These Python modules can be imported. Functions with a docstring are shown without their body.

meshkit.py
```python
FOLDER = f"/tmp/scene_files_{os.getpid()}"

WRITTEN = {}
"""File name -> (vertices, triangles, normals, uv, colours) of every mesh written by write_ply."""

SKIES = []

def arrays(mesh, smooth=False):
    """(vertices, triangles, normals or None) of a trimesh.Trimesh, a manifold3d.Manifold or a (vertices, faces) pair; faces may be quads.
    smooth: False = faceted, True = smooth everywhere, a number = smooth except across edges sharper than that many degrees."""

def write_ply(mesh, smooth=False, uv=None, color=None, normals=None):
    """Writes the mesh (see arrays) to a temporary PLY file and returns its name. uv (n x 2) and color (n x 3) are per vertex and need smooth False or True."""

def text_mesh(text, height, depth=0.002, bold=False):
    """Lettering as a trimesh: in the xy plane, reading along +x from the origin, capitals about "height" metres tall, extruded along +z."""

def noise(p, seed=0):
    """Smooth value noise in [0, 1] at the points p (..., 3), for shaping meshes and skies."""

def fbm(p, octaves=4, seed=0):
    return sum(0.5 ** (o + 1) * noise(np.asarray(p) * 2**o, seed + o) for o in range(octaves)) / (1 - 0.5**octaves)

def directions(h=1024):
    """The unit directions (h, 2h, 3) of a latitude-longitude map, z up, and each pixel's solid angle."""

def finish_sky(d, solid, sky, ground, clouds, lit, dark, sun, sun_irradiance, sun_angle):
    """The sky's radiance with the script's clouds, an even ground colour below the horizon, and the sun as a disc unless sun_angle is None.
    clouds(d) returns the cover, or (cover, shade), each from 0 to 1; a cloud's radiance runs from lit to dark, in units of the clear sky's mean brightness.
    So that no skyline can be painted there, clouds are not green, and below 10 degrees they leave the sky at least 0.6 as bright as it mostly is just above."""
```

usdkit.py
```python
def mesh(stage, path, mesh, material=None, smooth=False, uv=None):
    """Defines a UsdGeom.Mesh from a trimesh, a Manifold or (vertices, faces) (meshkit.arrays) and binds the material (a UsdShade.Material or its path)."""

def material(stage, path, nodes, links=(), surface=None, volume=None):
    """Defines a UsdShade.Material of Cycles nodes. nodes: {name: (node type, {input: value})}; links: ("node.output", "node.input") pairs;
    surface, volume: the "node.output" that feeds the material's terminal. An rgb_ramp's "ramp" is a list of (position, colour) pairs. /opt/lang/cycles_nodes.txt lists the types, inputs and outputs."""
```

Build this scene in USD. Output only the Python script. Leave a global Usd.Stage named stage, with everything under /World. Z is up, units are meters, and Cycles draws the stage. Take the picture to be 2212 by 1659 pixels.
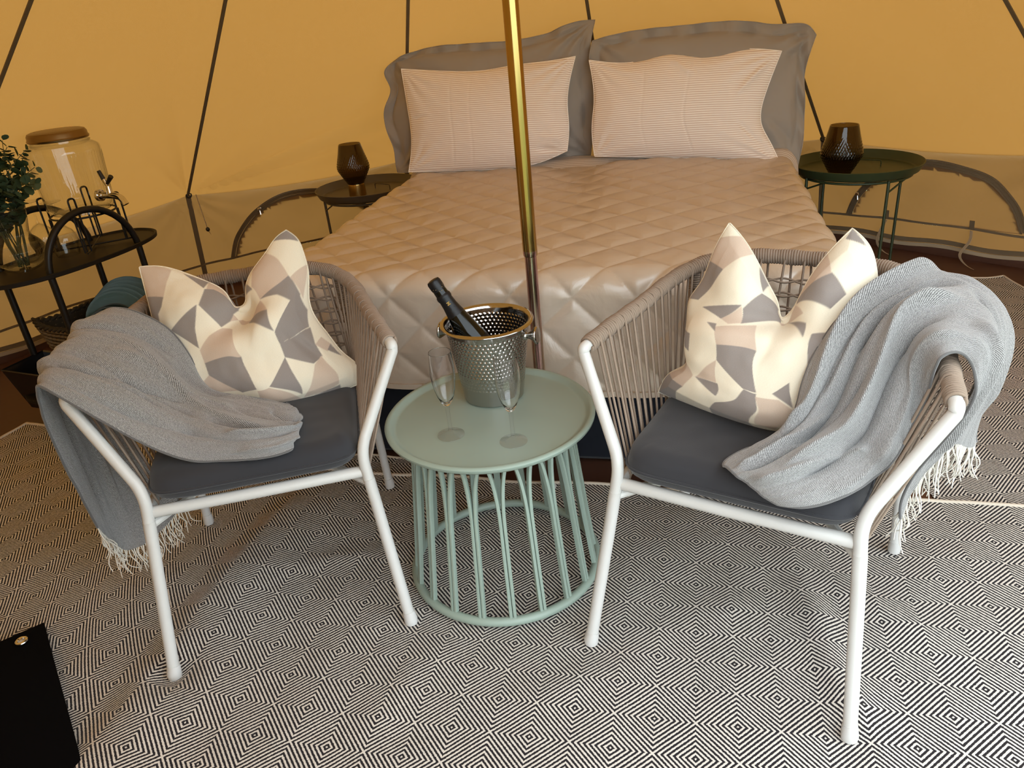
import math, random
import numpy as np, trimesh, usdkit, meshkit
from pxr import Usd, UsdGeom, UsdLux, UsdShade, Sdf, Gf

stage = Usd.Stage.CreateInMemory()
UsdGeom.SetStageUpAxis(stage, 'Z'); UsdGeom.SetStageMetersPerUnit(stage, 1.0)
UsdGeom.Xform.Define(stage, '/World'); UsdGeom.Scope.Define(stage, '/World/Looks')
stage.SetDefaultPrim(stage.GetPrimAtPath('/World'))
RNG = np.random.default_rng(7); random.seed(7)
PI = math.pi

# ---------------------------------------------------------------- camera, sky, exposure
cam = UsdGeom.Camera.Define(stage, '/World/camera')
PITCH, ROLL, EYE = .462015, -.0977809, 1.3128139
fw = np.array([0, math.cos(PITCH), -math.sin(PITCH)]); rt = np.array([1., 0, 0]); up = np.cross(rt, fw)
r2 = math.cos(ROLL) * rt + math.sin(ROLL) * up; u2 = -math.sin(ROLL) * rt + math.cos(ROLL) * up
mat4 = Gf.Matrix4d(*r2, 0, *u2, 0, *(-fw), 0, 0, 0, EYE, 1)
cam.AddTransformOp().Set(mat4)
cam.CreateHorizontalApertureAttr(36.0); cam.CreateFocalLengthAttr(36.0 * 1635 / 2212)
cam.CreateClippingRangeAttr((.03, 100.0))
cam.CreateExposureAttr(EXPOSURE := 0.42)

def material(name, nodes, links=(), surface='p.BSDF', volume=None):
    return usdkit.material(stage, '/World/Looks/' + name, nodes, links, surface=surface, volume=volume)

sky = UsdLux.DomeLight.Define(stage, '/World/sky_light')
sky.CreateIntensityAttr(1.0); sky.CreateColorAttr(Gf.Vec3f(.86, .95, 1.0))

# ---------------------------------------------------------------- helpers
counts = {}
def numbered(parent, name):
    k = (parent, name); n = counts.get(k, 0); counts[k] = n + 1
    return f'{parent}/{name}' if n == 0 else f'{parent}/{name}_{n:03d}'

def tag(prim, label=None, cat=None, group=None, kind=None):
    for k, v in (('label', label), ('category', cat), ('group', group), ('kind', kind)):
        if v: prim.SetCustomDataByKey(k, v)

def obj(name, mesh, mat, parent=None, smooth=35, uv=None, label=None, cat=None, group=None, kind=None, color=None):
    """One Mesh prim (world coordinates given) under a thing, or at top level."""
    base = parent.path if parent is not None else '/World'
    path = numbered(base, name)
    if parent is not None and np.any(parent.off):
        v, f, n = meshkit.arrays(mesh, False); mesh = (v - parent.off, f)
    if uv is not None or color is not None: smooth = True if smooth else False
    m = usdkit.mesh(stage, path, mesh, mat, smooth=smooth, uv=uv)
    if color is not None:
        pv = UsdGeom.PrimvarsAPI(m).CreatePrimvar('print_color', Sdf.ValueTypeNames.Color3fArray, 'vertex')
        from pxr import Vt
        pv.Set(Vt.Vec3fArray.FromNumpy(np.asarray(color, np.float32)))
    tag(m.GetPrim(), label, cat, group, kind)
    t = Part(path, parent.off if parent is not None else np.zeros(3)); t.prim = m.GetPrim()
    return t

class Part:
    def __init__(self, path, off): self.path, self.off = path, np.asarray(off, float)

def thing(name, label, cat, loc=(0, 0, 0), group=None, kind=None):
    path = numbered('/World', name)
    x = UsdGeom.Xform.Define(stage, path); x.AddTranslateOp().Set(Gf.Vec3d(*map(float, loc)))
    tag(x.GetPrim(), label, cat, group, kind)
    t = Part(path, loc); t.prim = x.GetPrim()
    return t

def cat_(ms): 
    V, F, n = [], [], 0
    for m in ms:
        v, f, _ = meshkit.arrays(m, False); V.append(v); F.append(f + n); n += len(v)
    return np.vstack(V), np.vstack(F)

def tube(pts, r, sides=10, closed=False, caps=True, squash=None):
    p = np.asarray(pts, float); n = len(p); r = np.broadcast_to(np.asarray(r, float), (n,))
    if closed: t = np.roll(p, -1, 0) - np.roll(p, 1, 0)
    else: t = np.gradient(p, axis=0)
    t /= np.linalg.norm(t, axis=1, keepdims=True) + 1e-12
    a = np.zeros_like(p); ref = np.array([0, 0, 1.]) if abs(t[0, 2]) < .9 else np.array([1., 0, 0])
    x = np.cross(t[0], ref); x /= np.linalg.norm(x); a[0] = x
    for i in range(1, n):
        x = a[i - 1] - t[i] * (a[i - 1] @ t[i]); a[i] = x / (np.linalg.norm(x) + 1e-12)
    b = np.cross(t, a); ang = np.arange(sides) * 2 * PI / sides
    V = p[:, None] + r[:, None, None] * (np.cos(ang)[None, :, None] * a[:, None] + np.sin(ang)[None, :, None] * b[:, None])
    m = n if closed else n - 1
    i, j = np.meshgrid(np.arange(m), np.arange(sides), indexing='ij'); i2 = (i + 1) % n; j2 = (j + 1) % sides
    q = np.stack([i * sides + j, i * sides + j2, i2 * sides + j2, i2 * sides + j], -1).reshape(-1, 4)
    F = np.vstack([q[:, [0, 2, 1]], q[:, [0, 3, 2]]])
    V = V.reshape(-1, 3)
    if caps and not closed:
        k = len(V); V = np.vstack([V, p[0], p[-1]]); jj = np.arange(sides); j2 = (jj + 1) % sides; e = (n - 1) * sides
        F = np.vstack([F, np.stack([np.full(sides, k), jj, j2], 1)[:, [0, 1, 2]], np.stack([np.full(sides, k + 1), e + j2, e + jj], 1)])
    return V, F

def spline(pts, n=40, closed=False):
    from scipy.interpolate import CubicSpline
    p = np.asarray(pts, float)
    if closed: p = np.vstack([p, p[:1]])
    d = np.r_[0, np.cumsum(np.linalg.norm(np.diff(p, axis=0), axis=1))]
    cs = CubicSpline(d, p, bc_type='periodic' if closed else 'natural')
    return cs(np.linspace(0, d[-1], n, endpoint=not closed))

def bend(pts, rad=.04, n=6):
    """Polyline with rounded corners."""
    p = [np.asarray(q, float) for q in pts]; out = [p[0]]
    for k in range(1, len(p) - 1):
        a, b, c = p[k - 1], p[k], p[k + 1]; d0, d1 = a - b, c - b; l0, l1 = np.linalg.norm(d0), np.linalg.norm(d1); s = min(rad, l0 * .45, l1 * .45)
        A, C = b + d0 / l0 * s, b + d1 / l1 * s
        for t in np.linspace(0, 1, n): out.append((1 - t) ** 2 * A + 2 * t * (1 - t) * b + t * t * C)
    out.append(p[-1]); return np.array(out)

def lathe(prof, n=48, loc=(0, 0, 0), closed=False):
    pr = np.asarray(prof, float); m = len(pr); ang = np.arange(n) * 2 * PI / n
    V = np.stack([pr[:, None, 0] * np.cos(ang), pr[:, None, 0] * np.sin(ang), np.broadcast_to(pr[:, None, 1], (m, n))], -1)
    k = m if closed else m - 1
    i, j = np.meshgrid(np.arange(k), np.arange(n), indexing='ij'); i2 = (i + 1) % m; j2 = (j + 1) % n
    q = np.stack([i * n + j, i * n + j2, i2 * n + j2, i2 * n + j], -1).reshape(-1, 4)
    F = np.vstack([q[:, [0, 1, 2]], q[:, [0, 2, 3]]])
    V = V.reshape(-1, 3) + np.asarray(loc, float)
    A = np.linalg.norm(np.cross(V[F[:, 1]] - V[F[:, 0]], V[F[:, 2]] - V[F[:, 0]]), axis=1)
    return V, F[A > 1e-12]

def grid_faces(nu, nv, flip=False):
    i, j = np.meshgrid(np.arange(nu - 1), np.arange(nv - 1), indexing='ij')
    q = np.stack([i * nv + j, (i + 1) * nv + j, (i + 1) * nv + j + 1, i * nv + j + 1], -1).reshape(-1, 4)
    if flip: q = q[:, ::-1]
    return np.vstack([q[:, [0, 1, 2]], q[:, [0, 2, 3]]])

def box(c, s, rot=0, ch=.003):
    """Box with chamfered edges, centre c, size s, rotated about z."""
    import manifold3d as m3
    s = np.asarray(s, float); ch = min(ch, s.min() * .3)
    pts = []
    for k in range(3):
        e = s / 2 - ch; e[k] = s[k] / 2
        for a in np.ndindex(2, 2, 2): pts.append(e * (np.array(a) * 2 - 1))
    h = trimesh.Trimesh(pts).convex_hull; v = h.vertices.copy()
    cs, sn = math.cos(rot), math.sin(rot); R = np.array([[cs, -sn, 0], [sn, cs, 0], [0, 0, 1]])
    return v @ R.T + np.asarray(c, float), np.array(h.faces)

def prism(poly, z0, z1, ch=.0):
    """Extruded convex polygon outline with an optional chamfer."""
    p = np.asarray(poly, float); c = p.mean(0); n = len(p)
    def ring(q, z): return np.c_[q, np.full(n, z)]
    sh = lambda d: c + (p - c) * (1 - d / np.linalg.norm(p - c, axis=1).mean())
    rows = [ring(p * 0 + c, z0), ring(sh(ch), z0), ring(p, z0 + ch), ring(p, z1 - ch), ring(sh(ch), z1), ring(p * 0 + c, z1)]
    V = np.vstack(rows); F = []
    for r in range(len(rows) - 1):
        for j in range(n):
            a, b = r * n + j, r * n + (j + 1) % n; F += [[a, b, b + n], [a, b + n, a + n]]
    F = np.array(F); A = np.linalg.norm(np.cross(V[F[:, 1]] - V[F[:, 0]], V[F[:, 2]] - V[F[:, 0]]), axis=1)
    return V, F[A > 1e-12]

def ring_torus(c, R, r, n=64, sides=10, z=None):
    a = np.arange(n) * 2 * PI / n
    return tube(np.stack([c[0] + R * np.cos(a), c[1] + R * np.sin(a), np.full(n, c[2])], 1), r, sides, closed=True)

def ball(c, r, sub=2, scale=(1, 1, 1)):
    m = trimesh.creation.icosphere(sub, r); return m.vertices * np.asarray(scale) + np.asarray(c, float), m.faces

def bspline_surface(C, nu, nv):
    """Smooth interpolating surface through a control grid (a,b,3)."""
    from scipy.interpolate import PchipInterpolator, CubicSpline
    C = np.asarray(C, float); a, b, _ = C.shape
    S = CubicSpline(np.arange(a), C, axis=0)(np.linspace(0, a - 1, nu))
    return CubicSpline(np.arange(b), S, axis=1)(np.linspace(0, b - 1, nv))

def grid_normals(P):
    du = np.gradient(P, axis=0); dv = np.gradient(P, axis=1); n = np.cross(du, dv)
    return n / (np.linalg.norm(n, axis=-1, keepdims=True) + 1e-12)

def in_poly(x, y, poly):
    p = np.asarray(poly, float); q = np.roll(p, -1, 0); c = np.zeros(x.shape, bool)
    for (x0, y0), (x1, y1) in zip(p, q):
        if y0 == y1: continue
        c ^= ((y0 > y) != (y1 > y)) & (x < (x1 - x0) * (y - y0) / (y1 - y0) + x0)
    return c

# ---------------------------------------------------------------- materials
def plain(name, col, rough=.5, metal=0., bump=None, **kw):
    nodes = {'p': ('principled_bsdf', {'base_color': col, 'roughness': rough, 'metallic': metal, **kw})}; links = []
    if bump:
        nodes['tc'] = ('texture_coordinate', {}); nodes['n'] = ('noise_texture', {'scale': bump[0], 'detail': 3.0}); nodes['b'] = ('bump', {'strength': bump[1], 'distance': bump[2]})
        links = [('tc.object', 'n.vector'), ('n.fac', 'b.height'), ('b.normal', 'p.normal')]
    return material(name, nodes, links)

def cloth(name, c1, c2, scale=900., rough=.85, sheen=.2, bumpd=.0006, nscale=6., tone=.08, trans=None):
    """Woven cloth: fine weave relief and slow tone variation; trans mixes in a translucent closure."""
    d = np.array(c2) if c2 is not None else np.array(c1) * (1 - tone)
    nodes = {'tc': ('texture_coordinate', {}), 'n': ('noise_texture', {'scale': nscale, 'detail': 4.0}),
             'm': ('mix_color', {'a': c1, 'b': tuple(d)}),
             'w': ('noise_texture', {'scale': scale, 'detail': 1.0}), 'b': ('bump', {'strength': .35, 'distance': bumpd}),
             'p': ('principled_bsdf', {'roughness': rough, 'sheen_weight': sheen, 'specular_ior_level': .2})}
    links = [('tc.object', 'n.vector'), ('tc.object', 'w.vector'), ('n.fac', 'm.fac'), ('m.result', 'p.base_color'), ('w.fac', 'b.height'), ('b.normal', 'p.normal')]
    if trans is None: return material(name, nodes, links)
    nodes['t'] = ('translucent_bsdf', {'color': trans[0]}); nodes['x'] = ('mix_closure', {'fac': trans[1]})
    links += [('p.BSDF', 'x.closure1'), ('t.BSDF', 'x.closure2')]
    return material(name, nodes, links, surface='x.closure')

M = {}
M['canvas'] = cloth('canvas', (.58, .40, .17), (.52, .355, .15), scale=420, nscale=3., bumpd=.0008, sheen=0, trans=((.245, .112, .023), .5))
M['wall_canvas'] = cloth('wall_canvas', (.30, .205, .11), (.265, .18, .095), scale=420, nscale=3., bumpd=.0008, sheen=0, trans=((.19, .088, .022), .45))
M['seam'] = cloth('seam_tape', (.16, .115, .065), None, sheen=0)
M['wall_tape'] = cloth('wall_tape', (.17, .125, .075), None, sheen=0)
M['strap'] = cloth('strap_webbing', (.42, .33, .22), None, sheen=0)
M['groundsheet'] = plain('groundsheet', (.085, .035, .02), .5, bump=(30, .3, .002))
M['grass'] = cloth('grass_ground', (.26, .29, .15), (.20, .24, .11), scale=60, sheen=0)
M['white_metal'] = plain('white_powder_coat', (.56, .55, .525), .38, bump=(600, .12, .0004))
M['rubber'] = plain('white_rubber_foot', (.56, .55, .53), .5)
M['rope'] = cloth('taupe_rope', (.30, .225, .17), (.26, .195, .145), scale=1500, nscale=20, bumpd=.0008, sheen=.1)
M['seat_fabric'] = cloth('charcoal_seat_fabric', (.033, .033, .037), (.027, .027, .031), scale=1200, nscale=10, bumpd=.0006)
M['sage'] = plain('sage_metal', (.265, .335, .285), .42, bump=(900, .1, .0003))
M['steel'] = plain('polished_steel', (.46, .44, .42), .12, 1.0)
M['chrome'] = plain('chrome', (.7, .68, .66), .1, 1.0)
M['bottle'] = plain('dark_bottle_glass', (.003, .004, .003), .10, specular_ior_level=.35)
M['foil'] = plain('black_foil', (.008, .008, .009), .36, specular_ior_level=.3, bump=(120, .5, .001))
M['label_black'] = plain('black_label', (.010, .008, .006), .5, specular_ior_level=.2)
M['gold'] = plain('gold_print', (.75, .6, .25), .3, 1.0)
M['bed_base'] = cloth('black_bed_base', (.008, .010, .016), None, sheen=.1)
M['black_metal'] = plain('black_metal', (.009, .008, .0075), .42, specular_ior_level=.35)
M['black_gloss'] = plain('black_gloss', (.006, .007, .010), .12)
M['tray_black'] = plain('black_tray', (.014, .011, .008), .55, specular_ior_level=.25)
M['grey_table'] = plain('grey_table_metal', (.10, .085, .065), .5)
M['green_table'] = plain('dark_green_metal', (.030, .045, .018), .45)
M['brass'] = plain('brass', (.55, .36, .12), .25, 1.0)
M['lid'] = plain('bronze_lid', (.25, .165, .075), .35, 1.0)
M['plate'] = plain('green_plate', (.035, .105, .095), .4)
M['bowl'] = plain('dark_bowl', (.018, .035, .033), .45)
M['mat'] = plain('black_mat', (.0025, .0025, .003), .95, specular_ior_level=.05, bump=(500, .5, .002))
M['toggle'] = plain('black_plastic', (.012, .011, .010), .4)
M['stem'] = plain('eucalyptus_stem', (.055, .065, .025), .6)
M['fringe'] = cloth('cream_fringe', (.72, .68, .60), None, scale=2000)
M['rug_edge'] = cloth('rug_binding', (.62, .54, .44), None, scale=800)

def glassy(name, tint, ior=1.45, rough=0.0, rim=.68):
    """Thin clear glass: transparent, darker where one looks along the wall, with reflections on its outer face that follow fresnel."""
    return material(name, {'l': ('layer_weight', {'blend': .5}), 'pw': ('math', {'math_type': 'power', 'value2': 3.0}), 'tm': ('mix_color', {'a': tint, 'b': tuple(c * rim for c in tint)}), 't': ('transparent_bsdf', {}), 'g': ('glossy_bsdf', {'color': (1, 1, 1), 'roughness': rough}),
        'f': ('fresnel', {'IOR': ior}), 'ge': ('geometry', {}), 'nb': ('math', {'math_type': 'subtract', 'value1': 1.0}), 'fm': ('math', {'math_type': 'multiply'}), 'x': ('mix_closure', {})},
        [('l.facing', 'pw.value1'), ('pw.value', 'tm.fac'), ('tm.result', 't.color'), ('ge.backfacing', 'nb.value2'), ('f.fac', 'fm.value1'), ('nb.value', 'fm.value2'), ('fm.value', 'x.fac'), ('t.BSDF', 'x.closure1'), ('g.BSDF', 'x.closure2')], surface='x.closure')
M['glass'] = glassy('clear_glass', (.965, .97, .965), 1.52)
M['plastic'] = glassy('clear_plastic', (.975, .97, .975), 1.5, 0.0, .72)
M['clear_solid'] = plain('clear_solid_plastic', (.985, .98, .99), 0.0, 0., transmission_weight=1.0, ior=1.46)
M['smoke'] = glassy('smoked_glass', (.47, .41, .30), 1.5, .03)
M['water'] = glassy('water', (.96, .96, .95), 1.33)
M['black_glass'] = glassy('dark_glass', (.3, .25, .18), 1.5)

def tinted_metal(name, ramp, axis, scale):
    """Zinc-passivated steel: the colour film drifts along and round the tube."""
    return material(name, {'tc': ('texture_coordinate', {}), 'mp': ('mapping', {'scale': scale}), 'n': ('noise_texture', {'scale': 1., 'detail': 3.}), 'r': ('rgb_ramp', {'ramp': ramp}), 'p': ('principled_bsdf', {'metallic': 1.0, 'roughness': .17})},
        [('tc.object', 'mp.vector'), ('mp.vector', 'n.vector'), ('n.fac', 'r.fac'), ('r.color', 'p.base_color')])
M['pole_gold'] = tinted_metal('passivated_pole', [(.25, (.38, .22, .07)), (.45, (.42, .28, .09)), (.65, (.36, .27, .09)), (.82, (.26, .27, .10))], 0, (70., 70., 1.2))
M['pole_pink'] = tinted_metal('passivated_pole_lower', [(.25, (.56, .30, .30)), (.50, (.48, .29, .27)), (.62, (.42, .36, .22)), (.80, (.24, .38, .25))], 0, (110., 110., 2.2))

# cloths with patterns
M['quilt'] = material('quilt_satin', {'tc': ('texture_coordinate', {}), 'n': ('noise_texture', {'scale': 9., 'detail': 5., 'distortion': .6}), 'm': ('mix_color', {'a': (.56, .465, .37), 'b': (.49, .40, .315)}),
    'b': ('bump', {'strength': .35, 'distance': .012}), 'p': ('principled_bsdf', {'roughness': .33, 'specular_ior_level': 1.0})},
    [('tc.object', 'n.vector'), ('n.fac', 'm.fac'), ('m.result', 'p.base_color'), ('n.fac', 'b.height'), ('b.normal', 'p.normal')])
M['pillow_grey'] = cloth('grey_pillow_cotton', (.33, .295, .255), (.30, .265, .23), scale=1600, bumpd=.0004)

def striped(name, c1, c2, period, duty=.5):
    """Woven stripes along the cloth's own v direction (uv in metres)."""
    return material(name, {'tc': ('texture_coordinate', {}), 's': ('separate_xyz', {}), 'k': ('math', {'math_type': 'multiply', 'value2': 1 / period}), 'f': ('math', {'math_type': 'fraction'}), 'g': ('map_range', {'range_type': 'smoothstep', 'from_min': duty - .1, 'from_max': duty + .1}),
        'm': ('mix_color', {'a': c1, 'b': c2}), 'n': ('noise_texture', {'scale': 1200., 'detail': 1.}), 'b': ('bump', {'strength': .2, 'distance': .0004}),
        'p': ('principled_bsdf', {'roughness': .8, 'specular_ior_level': .2, 'sheen_weight': .15})},
        [('tc.UV', 's.vector'), ('s.y', 'k.value1'), ('k.value', 'f.value1'), ('f.value', 'g.value'), ('g.result', 'm.fac'), ('m.result', 'p.base_color'), ('tc.object', 'n.vector'), ('n.fac', 'b.height'), ('b.normal', 'p.normal')])
M['stripe'] = striped('striped_cotton', (.90, .845, .79), (.68, .56, .48), .0088, .5)
M['duvet'] = striped('striped_duvet', (.60, .52, .44), (.42, .34, .28), .0088, .5)

def math_chain(name):
    nodes = {'tc': ('texture_coordinate', {}), 's': ('separate_xyz', {})}; links = [('tc.UV', 's.vector')]; k = [0]
    def mth(op, a, b=None, c=None):
        k[0] += 1; n = f'm{k[0]}'; v = {'math_type': op}
        for i, q in enumerate((a, b, c)):
            if q is None: continue
            if isinstance(q, str): links.append((q, f'{n}.value{i + 1}'))
            else: v[f'value{i + 1}'] = float(q)
        nodes[n] = ('math', v); return n + '.value'
    return nodes, links, mth

def rug_material():
    """Concentric diamonds woven in black and off-white: uv is in metres along the rug's own axes."""
    nodes, links, m = math_chain('rug')
    P = .1610; K = 7
    nodes['jn'] = ('noise_texture', {'scale': 260., 'detail': 1.}); links.append(('tc.UV', 'jn.vector'))
    x, y = m('multiply', 's.x', 1 / P), m('multiply', 's.y', 1 / P)
    def fold(q): return m('absolute', m('subtract', m('fraction', m('add', q, 100.5)), .5))          # distance to the nearest whole number, 0 to .5
    d = m('add', fold(x), fold(y)); d = m('minimum', d, m('subtract', 1.0, d))                      # 0 at the centres of the diamonds, .5 at their edges
    j = m('multiply', m('subtract', 'jn.fac', .5), .32)
    ph = m('add', m('multiply', d, 2 * K), j); f = m('fraction', m('add', ph, 10.0))
    tri = m('absolute', m('subtract', f, .5))                                                     # .5 on a white line, 0 on a black one
    nodes['g'] = ('map_range', {'range_type': 'smoothstep', 'from_min': .22, 'from_max': .29}); links.append((tri, 'g.value'))
    nodes['cn'] = ('noise_texture', {'scale': 420., 'detail': 2.}); links.append(('tc.UV', 'cn.vector'))
    nodes['w'] = ('mix_color', {'a': (.78, .725, .655), 'b': (.46, .42, .375)}); links.append(('cn.fac', 'w.fac'))
    nodes['mm'] = ('mix_color', {'a': (.017, .014, .016)}); links += [('g.result', 'mm.fac'), ('w.result', 'mm.b'), ('mm.result', 'p.base_color')]
    h = m('add', 'cn.fac', m('multiply', 'g.result', .6))
    nodes['b'] = ('bump', {'strength': .5, 'distance': .0015}); links += [(h, 'b.height'), ('b.normal', 'p.normal')]
    nodes['p'] = ('principled_bsdf', {'roughness': .9, 'specular_ior_level': .15, 'sheen_weight': .1})
    return material('diamond_rug', nodes, links)
M['rug'] = rug_material()

def throw_material(name, c1, c2):
    """Fine twill: thin pale and grey diagonals (uv in metres)."""
    nodes, links, m = math_chain('throw')
    nodes['jn'] = ('noise_texture', {'scale': 320., 'detail': 2.}); links.append(('tc.UV', 'jn.vector'))
    ph = m('add', m('multiply', m('add', 's.x', m('multiply', 's.y', .8)), 1 / .0046), m('multiply', 'jn.fac', 1.1))
    f = m('absolute', m('subtract', m('fraction', m('add', ph, 100.)), .5))
    nodes['g'] = ('map_range', {'range_type': 'smoothstep', 'from_min': .10, 'from_max': .40}); links.append((f, 'g.value'))
    nodes['ln'] = ('noise_texture', {'scale': 30., 'detail': 4.}); links.append(('tc.UV', 'ln.vector'))
    nodes['mm'] = ('mix_color', {'a': c1, 'b': c2}); links += [('g.result', 'mm.fac'), ('mm.result', 'p.base_color')]
    nodes['b'] = ('bump', {'strength': .4, 'distance': .0012}); links += [(m('add', 'g.result', 'ln.fac'), 'b.height'), ('b.normal', 'p.normal')]
    nodes['p'] = ('principled_bsdf', {'roughness': .95, 'specular_ior_level': .1, 'sheen_weight': .35, 'sheen_roughness': .6})
    return material(name, nodes, links)
M['throw'] = throw_material('grey_wool_throw', (.105, .10, .098), (.355, .345, .335))
M['print'] = material('printed_cushion', {'a': ('attribute', {'attribute': 'print_color'}), 'tc': ('texture_coordinate', {}), 'n': ('noise_texture', {'scale': 300., 'detail': 3.}), 'st': ('mapping', {'scale': (1., 12., 1.)}),
    'v': ('map_range', {'to_min': .78, 'to_max': 1.18}), 'x': ('mix_color', {'blend_type': 'multiply', 'fac': 1.0}), 'b': ('bump', {'strength': .25, 'distance': .0005}), 'p': ('principled_bsdf', {'roughness': .85, 'specular_ior_level': .2, 'sheen_weight': .2})},
    [('tc.UV', 'st.vector'), ('st.vector', 'n.vector'), ('n.fac', 'v.value'), ('a.color', 'x.a'), ('v.result', 'x.b'), ('x.result', 'p.base_color'), ('n.fac', 'b.height'), ('b.normal', 'p.normal')])
M['wicker'] = plain('woven_wicker', (.16, .115, .065), .7, bump=(200, .5, .001))
M['wicker_dark'] = plain('dark_wicker_weave', (.035, .027, .018), .7)
M['leaf'] = material('eucalyptus_leaf', {'o': ('object_info', {}), 'm': ('mix_color', {'a': (.045, .085, .035), 'b': (.085, .13, .075)}), 'p': ('principled_bsdf', {'roughness': .5}), 't': ('translucent_bsdf', {'color': (.12, .18, .05)}), 'x': ('mix_closure', {'fac': .25})},
    [('o.random', 'm.fac'), ('m.result', 'p.base_color'), ('p.BSDF', 'x.closure1'), ('t.BSDF', 'x.closure2')], surface='x.closure')

# ================================================================ the setting: bell tent
CX, CY = .08, 1.9
APEX = 2.68; EAVE = .55
ANG = [27, 52, 77, 102, 127, 152, 178.1, 204.2, 230.3, 256.4, 282.6, 308.7, 334.8, 360.9, 387]
RAD = [2.70, 2.70, 2.77, 2.80, 2.87, 2.83, 2.72, 2.72, 2.72, 2.72, 2.72, 2.72, 2.7, 2.68, 2.70]
DOOR = (9, 10, 11); DOOR_TOP = .55
def eave(k, z=EAVE, dr=0.): a = math.radians(ANG[k]); return np.array([CX + (RAD[k] + dr) * math.cos(a), CY + (RAD[k] + dr) * math.sin(a), z])
apex = np.array([CX, CY, APEX])
def hashn(p, f, s): return meshkit.fbm(np.asarray(p) * f, 3, s) - .5

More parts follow.
